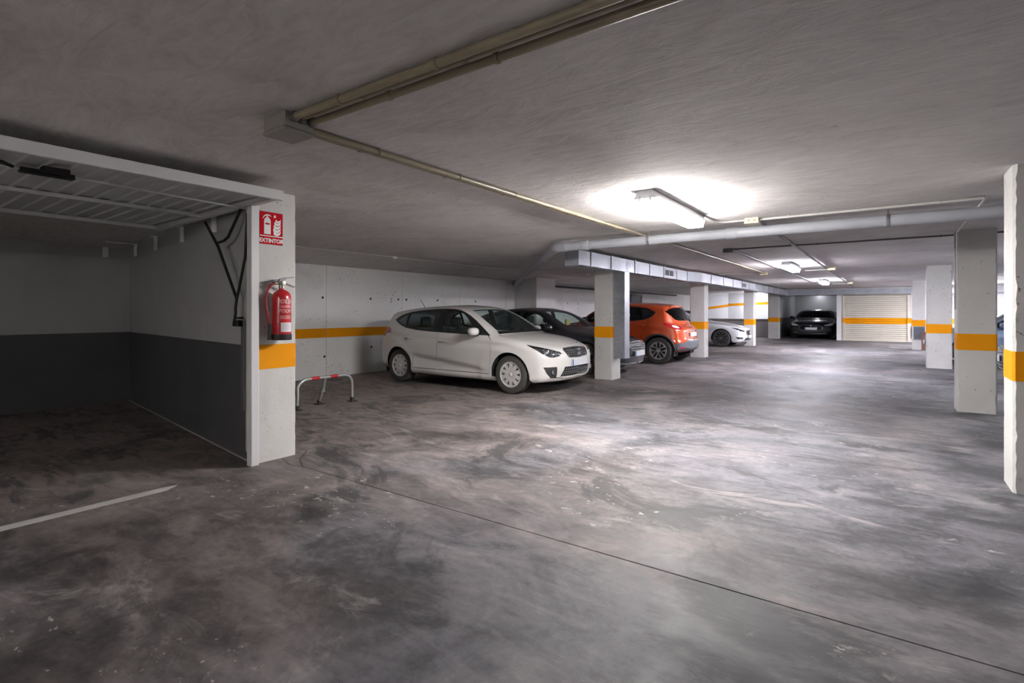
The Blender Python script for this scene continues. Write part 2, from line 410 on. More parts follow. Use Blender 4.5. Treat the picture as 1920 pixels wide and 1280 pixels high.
# ---------------------------------------------------------------- columns
def rough_column(x0, x1, y0, y1, z1=H, chip=0.002, seed=0, n=46):
    """square shaft whose arrises are slightly broken"""
    r = random.Random(seed); m = MB(); b = 0.014; rings = []
    for k in range(n+1):
        z = z1*k/n; ring = []
        for (cx, cy, sx, sy) in ((x0, y0, 1, 1), (x1, y0, -1, 1), (x1, y1, -1, -1), (x0, y1, 1, -1)):
            c = b + (r.random()**3)*chip*3
            p = (cx + sx*c, cy, z); q = (cx, cy + sy*c, z)
            pts = [q, p] if sx*sy > 0 else [p, q]
            ring += pts
        rings.append(ring)
    nn = 8; fs = []
    for k in range(n):
        for j in range(nn): fs.append((k*nn+j, k*nn+(j+1) % nn, (k+1)*nn+(j+1) % nn, (k+1)*nn+j))
    fs += [tuple(range(nn-1, -1, -1)), tuple(n*nn+j for j in range(nn))]
    m.add([p for rg in rings for p in rg], fs); return m
def column(x0, x1, y0, y1, label, seed, band=(0.815, 1.03), z1=H, chip=0.002):
    t = thing('concrete_column', ((x0+x1)/2, (y0+y1)/2, 0), label, 'column', 'columns along the driving aisle')
    rough_column(x0, x1, y0, y1, z1, chip, seed).build('shaft', COLUMN, t)
    e = 0.0025
    m = MB(); pr = [(x0+.013, y0-e), (x1-.013, y0-e), (x1+e, y0+.013), (x1+e, y1-.013), (x1-.013, y1+e), (x0+.013, y1+e), (x0-e, y1-.013), (x0-e, y0+.013)]
    m.prism(pr, lambda u, v, d: (u, v, d), band[0], band[1]); m.build('painted_band', BAND, t)
    return t
column(-4.60, -4.46, 2.447, 2.82, 'white column carrying the fire extinguisher and its red sign', 1)
column(-4.71, -4.33, 9.40, 9.80, 'column with the galvanised duct drop beside the white hatchback', 2)
column(-4.70, -4.29, 15.55, 15.95, 'column beside the tail of the orange crossover', 3)
column(-4.56, -4.20, 21.9, 22.3, 'column in front of the nose of the white coupe', 4)
column(-4.80, -4.32, 28.4, 28.8, 'column at the left edge of the bay with the black saloon', 5)
column(0.74, 1.16, 5.24, 5.62, 'nearest column, cut off by the right edge of the picture', 6, chip=0.004)
column(0.745, 1.14, 9.10, 9.50, 'second column from the right edge, with a conduit down its side', 7, chip=0.003)
column(0.74, 1.20, 15.70, 16.1, 'white column in front of the pale blue car', 8)
column(0.69, 1.05, 23.0, 23.4, 'farthest column on the right, with the grey notice board', 9)

# ---------------------------------------------------------------- luminaires
LAMP_BODY = mat('luminaire_grey', (0.42, 0.42, 0.44), 0.5)
CLIP = mat('clip_steel', (0.35, 0.35, 0.36), 0.35, 0.8)
def luminaire(x, y, label, length=1.52, power=1.0, tint=(1.0, 0.985, 0.95), z=H, key='a'):
    t = thing('ceiling_lamp', (x, y, z), label, 'lamp', 'fluorescent luminaires on the ceiling')
    w = 0.098; y0, y1 = y - length/2, y + length/2
    MB().prism([(-w*1.05, -0.07), (-w*0.72, 0.0), (w*0.72, 0.0), (w*1.05, -0.07), (w*0.95, -0.076), (-w*0.95, -0.076)], lambda u, v, d: (x+u, d, z+v), y0, y1).build('housing', LAMP_BODY, t)
    rim = MB()
    for sx in (-1, 1):
        rim.prism([(sx*w*0.93, -0.0765), (sx*w*0.80, -0.134), (sx*w*0.78, -0.134), (sx*w*0.90, -0.0765)], lambda u, v, d: (x+u, d, z+v), y0+0.015, y1-0.015)
    for yy in (y0+0.015, y1-0.019):
        rim.prism([(-w*0.93, -0.0765), (-w*0.80, -0.134), (w*0.80, -0.134), (w*0.93, -0.0765)], lambda u, v, d: (x+u, d, z+v), yy, yy+0.004)
    rim.build('diffuser_sides', emit_mat('lamp_sides_'+key, tint, LAMP_POWER*power*0.70), t)
    MB().box((x-w*0.80, y0+0.015, z-0.139), (x+w*0.80, y1-0.015, z-0.1345)).build('diffuser', emit_mat('lamp_diffuser_'+key, tint, LAMP_POWER*power), t)
    for k in range(6):
        yy = y0 + 0.05 + (length-0.10)*k/5
        for sx in (-1, 1):
            MB().bevbox((x+sx*(w*1.05+0.001), yy-0.012, z-0.09), (x+sx*(w*1.05+0.008), yy+0.012, z-0.06), 0.002).build('clip', CLIP, t)
    for sx in (-0.05, 0.05):
        MB().bevbox((x+sx-0.008, y0-0.012, z-0.10), (x+sx+0.008, y0-0.001, z-0.05), 0.002).build('clip', CLIP, t)
    return t
luminaire(-1.74, 5.22, 'long glowing ceiling lamp in front of the big grey pipe', key='near', tint=(1.0, 0.97, 0.95))
luminaire(-1.78, 13.35, 'glowing ceiling lamp beyond the thin dark crossing conduit', key='mid', tint=(0.93, 0.91, 1.0), power=0.85)
luminaire(-1.76, 20.6, 'farthest glowing ceiling lamp above the aisle', key='far', tint=(0.93, 0.91, 1.0), power=1.1)
luminaire(-1.74, -3.9, 'ceiling lamp behind the viewpoint', key='back', tint=(1.0, 0.955, 0.92), power=0.75)  # added out of view to lift the foreground
luminaire(4.0, 12.6, 'ceiling lamp over the right-hand bays', key='right', tint=(0.93, 0.95, 1.0), power=0.8)  # added fill, out of sight, brightens the right bays
luminaire(4.0, 22.5, 'ceiling lamp over the far right-hand bays', key='right2', tint=(0.93, 0.91, 1.0), power=1.0)  # added out of sight to brighten the far right
luminaire(2.55, 25.7, 'ceiling lamp behind the right columns before the far wall', key='right3', tint=(0.95, 0.93, 1.0), power=1.4)  # added behind a column to brighten shutter and far wall
luminaire(-3.15, 33.75, 'ceiling lamp inside the far garage bay', key='bay', tint=(0.90, 0.92, 1.0), power=0.05)  # added behind the lintel to brighten the bay walls
luminaire(-6.0, 31.0, 'ceiling lamp over the ramp', key='ramp', tint=(0.90, 0.92, 1.0), power=0.22)  # added source, out of sight, brightens the ramp walls

# ---------------------------------------------------------------- conduits, boxes, pipes
PVC = rough_mat('conduit_pvc', (0.25, 0.21, 0.14), (0.31, 0.265, 0.18), 5, 0.28, 0.03)
PVC_L = mat('conduit_light', (0.46, 0.45, 0.43), 0.45)
PVC_D = mat('conduit_dark', (0.11, 0.10, 0.10), 0.5)
BOXG = mat('box_grey', (0.27, 0.255, 0.235), 0.55)
CREAM = mat('box_cream', (0.66, 0.58, 0.40), 0.5)
GREYP = rough_mat('pipe_grey', (0.33, 0.34, 0.37), (0.38, 0.39, 0.42), 4, 0.45, 0.04)
def conduit(path, r, mt, label, group=None, clips=(), clipm=None):
    c0 = Vector(path[0]); t = thing('conduit', c0, label, 'conduit', group)
    MB().tube(path, r, 10).build('tube', mt, t, smooth=50)
    for p, ax in clips:
        m = MB(); m.lathe([(r*1.18, -0.012), (r*1.28, -0.008), (r*1.28, 0.008), (r*1.18, 0.012)], p, ax, 12)
        m.bevbox((p[0]-r*0.5, p[1]-r*0.5, p[2]), (p[0]+r*0.5, p[1]+r*0.5, H-0.001), 0.002)
        m.build('clip', clipm or mt, t, smooth=40)
    return t
def jbox(a, b, mt, label, cat='junction box', knock=None):
    t = thing('junction_box', ((a[0]+b[0])/2, (a[1]+b[1])/2, a[2]), label, cat)
    h = b[2] - a[2]
    MB().bevbox((a[0], a[1], a[2]+min(0.02, h*0.3)), b, 0.006).build('box', mt, t)
    MB().bevbox((a[0]-0.004, a[1]-0.004, a[2]), (b[0]+0.004, b[1]+0.004, a[2]+min(0.02, h*0.3)), 0.004).build('lid', mt, t)
    return t
# near box and the runs that leave it
jb = jbox((-2.80, 1.575, 2.285), (-2.60, 1.75, H), BOXG, 'grey junction box where the near conduit runs meet')
for k, (y, z, nm) in enumerate(((1.625, 2.363, 'rear'), (1.668, 2.366, 'middle'), (1.735, 2.363, 'front'))):
    conduit([(-2.60, y, z), (3.6, y, z)], 0.0195 if k != 1 else 0.014, PVC, f'{nm} conduit of the three running from the near junction box to the top edge', 'near ceiling conduits', clips=[((x + k*0.12, y, z), 'x') for x in (-2.2, -1.55, -0.68, 0.3, 1.4)])
    MB().lathe([(0.026, 0), (0.026, 0.03), (0.021, 0.034)], (-2.602, y, z), 'x', 14).build('gland', PVC_D, jb, smooth=40)
for k, (x, nm) in enumerate(((-2.765, 'left'), (-2.722, 'right'))):
    conduit([(x, 1.755, 2.365), (x, 15.545, 2.365)], 0.018, PVC, f'{nm} conduit of the pair running from the near junction box into the distance', 'near ceiling conduits', clips=[((x, y + 0.12*k, 2.365), 'y') for y in (2.2, 3.0, 3.75, 4.9, 5.9, 7.6, 9.6, 11.6, 13.6)])
jbox((-2.83, 15.55, 2.31), (-2.66, 15.72, H), CREAM, 'cream junction box at the far end of the conduit pair')
conduit([(-2.83, 15.63, 2.375), (-3.9, 15.63, 2.375)], 0.014, PVC_L, 'short conduit leaving the far cream box to the left')
conduit([(-1.66, 5.99, 2.374), (-1.66, 6.40, 2.374), (-1.58, 6.53, 2.374), (-1.34, 6.53, 2.374)], 0.013, PVC_L, 'conduit bend at the end of the near lamp')
conduit([(-1.185, 6.53, 2.368), (0.72, 6.50, 2.368)], 0.014, PVC_L, 'light conduit running right from the small cream box', clips=[((x, 6.53 - (x+1.19)*0.0157, 2.368), 'x') for x in (-0.9, -0.2, 0.4)])
cb = jbox((-1.34, 6.47, 2.325), (-1.19, 6.59, H), CREAM, 'small cream junction box beside the near lamp')
for dx in (-0.03, 0.03):
    MB().lathe([(0.014, 0), (0.011, -0.004), (0.001, -0.003)], (-1.265+dx, 6.468, 2.36), 'y', 10).build('knockout', mat('knockout_brown', (0.30, 0.20, 0.07), 0.6), cb)
conduit([(0.74, 6.50, 2.374), (0.75, 9.06, 2.374)], 0.012, PVC_L, 'thin conduit passing over the big pipe to the second right column')
conduit([(0.725, 9.12, 2.37), (0.725, 9.12, 1.35)], 0.011, PVC_L, 'thin conduit running down the side of the second right column', clips=[])
conduit([(-2.13, 9.46, 2.374), (1.6, 9.46, 2.374)], 0.012, PVC_D, 'thin dark conduit crossing the ceiling behind the big pipe', clips=[((x, 9.46, 2.374), 'x') for x in (-1.8, -0.9, 0.0, 0.6)])
jbox((-2.29, 9.40, 2.325), (-2.13, 9.54, H), PVC_D, 'dark junction box at the start of the crossing conduit')
conduit([(-2.15, 9.55, 2.368), (-2.15, 22.0, 2.368)], 0.015, PVC_D, 'dark conduit running from the dark box past the far lamps', clips=[((-2.15, y, 2.368), 'y') for y in (11.5, 13.5, 16, 18.5)])
conduit([(-1.21, 6.62, 2.364), (-1.21, 27.4, 2.364)], 0.018, PVC_D, 'dark conduit running along the aisle to the far end', clips=[((-1.21, y, 2.364), 'y') for y in (9, 11, 13, 16, 19)])
for y, lb in ((14.75, 'cream box on the aisle conduit by the middle lamp'), (22.4, 'cream box on the aisle conduit by the farthest lamp')):
    jbox((-1.182, y-0.07, 2.31), (-1.02, y+0.07, H), CREAM, lb)
    conduit([(-1.66, y-0.02, 2.328), (-1.19, y-0.02, 2.328)], 0.013, PVC_L, 'short conduit from ' + lb.replace('cream', 'the cream'))
# cable and detector on the crease of the ceiling
conduit([(-7.86, 3.4, 2.381), (-7.86, 12.6, 2.381)], 0.008, PVC_L, 'thin white cable along the crease above the left wall')
def detector(x, y, z, label):
    t = thing('smoke_detector', (x, y, z), label, 'smoke detector')
    MB().lathe([(0.055, 0), (0.055, -0.02), (0.05, -0.024)], (x, y, z), 'z', 20).build('base', mat('detector_white', (0.72, 0.70, 0.66), 0.5), t, smooth=40)
    MB().lathe([(0.044, -0.022), (0.040, -0.045), (0.02, -0.055), (0.001, -0.056)], (x, y, z), 'z', 20).build('head', mat('detector_white', (0.72, 0.70, 0.66), 0.5), t, smooth=40)
detector(-7.83, 7.05, H, 'round white smoke detector above the white hatchback')
detector(-6.9, 13.4, H, 'round white smoke detector behind the duct end')
# big drain pipe with bend
def big_pipe():
    t = thing('drain_pipe', (-4.05, 6.8, 2.29), 'thick grey drain pipe crossing the ceiling and bending towards the left wall', 'pipe')
    r = 0.062
    MB().tube([(-4.02, 6.80, 2.272), (6.55, 6.80, 2.276)], r, 20).build('straight_run', GREYP, t, smooth=50)
    e = [(-3.85, 6.80, 2.272), (-4.0, 6.80, 2.272), (-4.07, 6.83, 2.271), (-4.13, 6.90, 2.270), (-4.22, 7.02, 2.269)]
    MB().tube(e, r*1.12, 20).build('elbow', GREYP, t, smooth=60)
    MB().tube([(-4.13, 6.91, 2.270), (-9.15, 13.02, 2.15)], r, 20).build('diagonal_run', GREYP, t, smooth=50)
    for x in (-3.55, -1.55, 1.2): MB().lathe([(r*1.02, -0.07), (r*1.12, -0.06), (r*1.12, 0.06), (r*1.02, 0.07)], (x, 6.80, 2.274), 'x', 20).build('coupling', GREYP, t, smooth=40)
    for x in (-2.60, 0.0, 2.4):
        m = MB(); m.lathe([(r*1.05, -0.015), (r*1.10, -0.012), (r*1.10, 0.012), (r*1.05, 0.015)], (x, 6.80, 2.274), 'x', 20); m.tube([(x, 6.80, 2.274+r), (x, 6.80, H)], 0.006, 6)
        m.build('hanger', CLIP, t, smooth=40)
big_pipe()

# ---------------------------------------------------------------- galvanised air duct
def galv():
    m = mat('galvanised', (0.5, 0.52, 0.55), 0.42, 0.55); t = NT(m)
    v = t.n('ShaderNodeTexVoronoi'); t.link(t.pos, v.inputs['Vector']); v.inputs['Scale'].default_value = 70
    n = t.noise(t.pos, 3.5, 6, 0.6)
    c = t.ramp(t.math('ADD', t.math('MULTIPLY', t.sep(v.outputs['Color'])[0], 0.25), t.math('MULTIPLY', n, 0.75)), [(0.25, (0.25, 0.265, 0.295)), (0.7, (0.44, 0.46, 0.50))])
    t.color(c); t.rough(t.step(n, 0.3, 0.7, 0.34, 0.55)); t.normal(t.bump(n, 0.15, 0.02)); return m
GALV = galv()
def duct():
    t = thing('air_duct', (-4.2, 7.6, 2.08), 'galvanised air duct running along the left row of columns', 'duct')
    xa, xb, z0, z1 = -4.32, -4.09, 2.085, 2.325
    ys = [7.60, 8.05, 8.85, 9.95, 10.75, 11.6, 12.5, 13.3]
    for a, b in zip(ys[:-1], ys[1:]):
        MB().box((xa, a+0.004, z0), (xb, b-0.004, z1)).build('section', GALV, t)
        MB().box((xa-0.012, b-0.016, z0-0.012), (xb+0.012, b+0.016, z1+0.012)).build('flange', GALV, t)
    MB().box((xa-0.012, 7.585, z0-0.012), (xb+0.012, 7.612, z1+0.012)).build('flange', GALV, t)
    MB().prism([(xa, 13.3), (xb, 13.3), (xb+0.16, 13.95), (xa+0.16, 13.95)], lambda u, v, d: (u, v, d), z0, z1).build('offset_section', GALV, t)
    xa += 0.16; xb += 0.16
    ys = [13.95, 14.9, 16.2, 17.4, 18.6, 19.7, 20.9, 22.2]
    for a, b in zip(ys[:-1], ys[1:]):
        MB().box((xa, a+0.004, z0), (xb, b-0.004, z1)).build('section', GALV, t)
        MB().box((xa-0.012, b-0.016, z0-0.012), (xb+0.012, b+0.016, z1+0.012)).build('flange', GALV, t)
    MB().prism([(xa, 22.2), (xb, 22.2), (xb+0.05, 22.8), (xa+0.05, 22.8)], lambda u, v, d: (u, v, d), z0, z1).build('offset_section', GALV, t)
    xa += 0.05; xb += 0.05
    ys = [22.8, 24.2, 25.6, 27.0, 28.0]
    for a, b in zip(ys[:-1], ys[1:]):
        MB().box((xa, a+0.004, z0), (xb, b-0.004, z1)).build('section', GALV, t)
        MB().box((xa-0.012, b-0.016, z0-0.012), (xb+0.012, b+0.016, z1+0.012)).build('flange', GALV, t)
    # cross run over the far wall
    xs = [-4.1, -3.0, -1.9, -0.8, 0.3, 1.4, 2.6, 3.9, 5.2]
    for a, b in zip(xs[:-1], xs[1:]):
        MB().box((a+0.004, 28.02, z0), (b-0.004, 28.26, z1)).build('section', GALV, t)
        MB().box((b-0.016, 28.01, z0-0.012), (b+0.016, 28.27, z1+0.012)).build('flange', GALV, t)
    # vertical drop beside the column
    MB().box((-4.325, 9.47, 0.42), (-4.10, 9.70, z0)).build('drop', GALV, t)
    for z in (0.42, 1.25): MB().box((-4.330, 9.462, z), (-4.092, 9.708, z+0.012)).build('flange', GALV, t)
    # outlet grilles with two dark openings
    for y, x in ((11.95, -4.09), (18.9, -3.93)):
        g_ = MB().box((x-0.004, y-0.30, z0+0.05), (x+0.008, y+0.30, z1-0.05)).build('grille_frame', GALV, t)
        for s in (-1, 1):
            m = MB(); c = y + s*0.145
            m.box((x+0.0082, c-0.12, z0+0.06), (x+0.010, c+0.12, z1-0.06)); m.build('opening', mat('grille_hole', (0.012, 0.012, 0.012), 0.9), g_)
            for k in range(4):
                z = z0 + 0.08 + k*0.028; MB().box((x+0.0102, c-0.118, z), (x+0.018, c+0.118, z+0.008)).build('louvre', mat('louvre_grey', (0.20, 0.20, 0.22), 0.5), g_)
    for y in (8.4, 10.3, 12.0, 14.5, 17.0, 20.0): MB().tube([(xb-0.3 if y < 13 else xb-0.17, y, z1), (xb-0.3 if y < 13 else xb-0.17, y, H)], 0.005, 6).build('hanger', CLIP, t)
duct()
tag(MB().tube([(X0+0.08, 14.3, 2.17), (X0+0.08, 27.8, 2.17)], 0.035, 10).build('wall_pipe', mat('black_pipe', (0.02, 0.02, 0.022), 0.5)), 'black pipe along the top of the left wall behind the cars', 'pipe')

# ---------------------------------------------------------------- open up-and-over garage door
DOORW = mat('door_white', (0.60, 0.60, 0.61), 0.45)
DOORG = rough_mat('door_sheet', (0.54, 0.55, 0.55), (0.60, 0.61, 0.61), 3, 0.5, 0.0, 0.0)
BLK = mat('black_steel', (0.015, 0.015, 0.016), 0.5, 0.3)
def garage_door():
    t = thing('garage_door', (-4.45, 2.40, 0), 'white up-and-over garage door standing open under the ceiling', 'garage door')
    ya, yb = -2.9, 2.40
    xo, xi = -3.99, -6.32
    zt = lambda x: 2.29 + (x - xo)/(xi - xo)*(-0.055)
    # pressed sheet: ribs run from front to back
    n = int((yb - ya)/0.125); m = MB(); pr = []
    for k in range(n):
        y = ya + 0.02 + k*(yb-ya-0.04)/n; w = (yb-ya-0.04)/n
        pr += [(y, 0), (y+w*0.16, 0), (y+w*0.24, -0.014), (y+w*0.36, -0.014), (y+w*0.44, 0)]
    pr.append((yb-0.02, 0))
    vs_, fs = [], []
    for (y, dz) in pr:
        for x in (xo-0.01, xi+0.01): vs_.append((x, y, zt(x)-0.004+dz)); vs_.append((x, y, zt(x)-0.001+dz))
    for k in range(len(pr)-1):
        a = k*4; b = a+4
        fs += [(a, a+2, b+2, b), (a+1, b+1, b+3, a+3), (a, b, b+1, a+1), (a+2, a+3, b+3, b+2)]
    MB().add(vs_, fs).build('sheet', DOORG, t)
    def beam(x, w, h, nm, mt=DOORW):
        MB().bevbox((x-w/2, ya, zt(x)-0.016-h), (x+w/2, yb, zt(x)-0.014), 0.004).build(nm, mt, t)
    MB().bevbox((xo-0.02, ya, zt(xo)-0.075), (xo+0.02, yb, zt(xo)+0.003), 0.004).build('front_rail', DOORW, t)
    beam(-5.30, 0.05, 0.03, 'cross_rail'); beam(xi+0.03, 0.05, 0.035, 'back_rail')
    for y in (ya, yb-0.05):
        MB().add([(xo, y, zt(xo)-0.06), (xi, y, zt(xi)-0.06), (xi, y+0.05, zt(xi)-0.06), (xo, y+0.05, zt(xo)-0.06),
                  (xo, y, zt(xo)-0.012), (xi, y, zt(xi)-0.012), (xi, y+0.05, zt(xi)-0.012), (xo, y+0.05, zt(xo)-0.012)],
                 [(0,3,2,1),(4,5,6,7),(0,1,5,4),(1,2,6,5),(2,3,7,6),(3,0,4,7)]).build('end_rail', DOORW, t)
    # locking rod, lock case
    z = zt(-4.5)-0.045; LY = 0.30
    MB().tube([(-4.52, ya+0.1, z), (-4.52, 0.62+LY, z)], 0.007, 8).build('lock_rod', DOORW, t, smooth=50)
    MB().tube([(-4.52, 0.90+LY, z), (-4.54, yb, z-0.02)], 0.007, 8).build('lock_rod', DOORW, t, smooth=50)
    lk = MB().bevbox((-4.55, 0.62+LY, z-0.02), (-4.49, 0.90+LY, z+0.012), 0.004).build('lock_case', BLK, t)
    MB().bevbox((-4.42, 0.70+LY, z-0.02), (-4.36, 0.84+LY, z+0.014), 0.004).build('lock_handle', BLK, lk)
    MB().tube([(-4.48, 0.58+LY, z), (-4.40, 0.52+LY, z), (-4.38, 0.38+LY, z)], 0.012, 6).build('lock_arm', BLK, lk)
    # door frame: front post, guide rail, counterweight arms
    MB().bevbox((-4.475, 2.365, 0), (-4.40, 2.437, 2.235), 0.006).build('frame_post', DOORW, t)
    MB().bevbox((-4.475, ya-0.07, 0), (-4.40, ya, 2.235), 0.006).build('frame_post', DOORW, t)
    MB().bevbox((-4.56, 2.40, 0.10), (-4.49, 2.43, 2.235), 0.005).build('guide_rail', rough_mat('rail_beige', (0.40, 0.36, 0.30), (0.46, 0.42, 0.36), 4, 0.5, 0.05), t)
    MB().bevbox((-4.66, 2.41, 0.45), (-4.60, 2.45, 1.24), 0.004).build('counterweight_guide', mat('guide_grey', (0.10, 0.10, 0.11), 0.5), t)
    Y = 2.385
    arms = [([(-5.26, 2.165), (-5.014, 1.919), (-4.68, 1.433)], 0.013), ([(-4.607, 2.217), (-4.83, 1.99), (-4.90, 1.963), (-5.014, 1.952)], 0.013),
            ([(-4.50, 2.168), (-4.535, 1.802), (-4.640, 1.52), (-4.68, 1.433), (-4.70, 1.36), (-4.70, 1.30), (-4.735, 1.197)], 0.012)]
    for pts, r in arms: MB().tube([(x, Y, z_) for x, z_ in pts], r, 8).build('lifting_arm', BLK, t, smooth=50)
    m = MB(); m.bevbox((-4.67, 2.37, 1.255), (-4.61, 2.41, 1.275), 0.003); m.bevbox((-4.70, 2.36, 1.19), (-4.62, 2.40, 1.245), 0.004); m.build('arm_bracket', BLK, t)
garage_door()
# pale plates standing in for patches of lamp light on the garage walls
LIGHT_PATCH = mat('hanger_white', (0.88, 0.88, 0.90), 0.5)
names = ['nearest of the white metal hangers on the garage partition', 'second of the white metal hangers from the door post', 'middle one of the white metal hangers in the garage', 'white metal hanger with a long arm near the garage corner', 'white hanger on the back wall of the garage box']
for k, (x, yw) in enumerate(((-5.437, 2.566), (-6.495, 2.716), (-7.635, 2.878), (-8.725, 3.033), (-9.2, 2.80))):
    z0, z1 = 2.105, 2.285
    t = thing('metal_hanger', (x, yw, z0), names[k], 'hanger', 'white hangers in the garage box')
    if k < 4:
        MB().bevbox((x-0.035, yw-0.030, z0), (x+0.035, yw-0.008, z1), 0.003).build('plate', LIGHT_PATCH, t)
        MB().bevbox((x-0.03, yw-(0.38 if k == 3 else 0.07), z1-0.016), (x+0.03, yw-0.008, z1), 0.003).build('arm', LIGHT_PATCH, t)
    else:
        MB().bevbox((x+0.001, yw-0.035, z0), (x+0.02, yw+0.035, z1), 0.003).build('plate', LIGHT_PATCH, t)
        MB().bevbox((x+0.001, yw-0.03, z1-0.016), (x+0.08, yw+0.03, z1), 0.003).build('arm', LIGHT_PATCH, t)

# ---------------------------------------------------------------- extinguisher sign
CX = -4.46
def sign():
    y0, y1, z0, z1 = 2.470, 2.685, 1.915, 2.200
    t = thing('extinguisher_sign', (CX, (y0+y1)/2, z0), 'red EXTINTOR sign with a fire extinguisher pictogram on the column', 'sign')
    RED = mat('sign_red', (0.52, 0.004, 0.012), 0.7, spec=0.12); SW = mat('sign_white', (0.68, 0.67, 0.66), 0.4)
    MB().bevbox((CX, y0, z0), (CX+0.005, y1, z1), 0.001).build('plate', RED, t)
    fx = lambda u, v, d: (CX+0.005+d, y0+u, z0+v)
    W = y1-y0
    MB().box((CX+0.005, y0, z0+0.068), (CX+0.0062, y1, z0+0.076)).build('white_rule', SW, t)
    text_mesh('EXTINTOR', 0.036, lambda u, v, d: fx(W/2+u*0.92, 0.016+v, d), 0.0012, 0.03).build('lettering', SW, t)
    e = 0.0013
    cyl = [(0.040,0.088),(0.100,0.088),(0.100,0.205),(0.096,0.220),(0.086,0.232),(0.078,0.236),(0.078,0.246),(0.062,0.246),(0.062,0.236),(0.054,0.232),(0.044,0.220),(0.040,0.205)]
    p = MB().prism(cyl, fx, 0, e).build('pictogram_bottle', SW, t)
    MB().prism([(0.050,0.172),(0.090,0.172),(0.090,0.186),(0.050,0.186)], fx, e, e*1.6).build('pictogram_label', RED, p)
    MB().prism([(0.052,0.246),(0.090,0.252),(0.104,0.245),(0.106,0.250),(0.090,0.262),(0.056,0.262),(0.040,0.250),(0.026,0.226),(0.030,0.222),(0.046,0.244)], fx, 0, e).build('pictogram_valve', SW, t)
    for k, (u, v, s) in enumerate(((0.160,0.092,1.0),(0.158,0.120,1.05),(0.160,0.150,1.0),(0.164,0.180,0.9),(0.170,0.205,0.75))):
        fl = [(-0.030,-0.004),(-0.012,-0.012),(0.012,-0.010),(0.030,0.006),(0.036,0.034),(0.024,0.022),(0.012,0.014),(-0.004,0.012),(-0.016,0.016),(-0.024,0.030),(-0.034,0.014)]
        MB().prism([(u+a*s, v+b*s) for a, b in fl], fx, 0, e).build('pictogram_flame', SW, t)
    MB().prism([(0.135,0.236),(0.150,0.246),(0.146,0.256),(0.140,0.268),(0.128,0.250)], fx, 0, e).build('maker_mark', SW, t)
    MB().box((CX, y0-0.004, z0+0.0), (CX+0.004, y0-0.0005, z1-0.02)).build('adhesive_edge', mat('adhesive_grey', (0.12, 0.12, 0.12), 0.8), t)
sign()

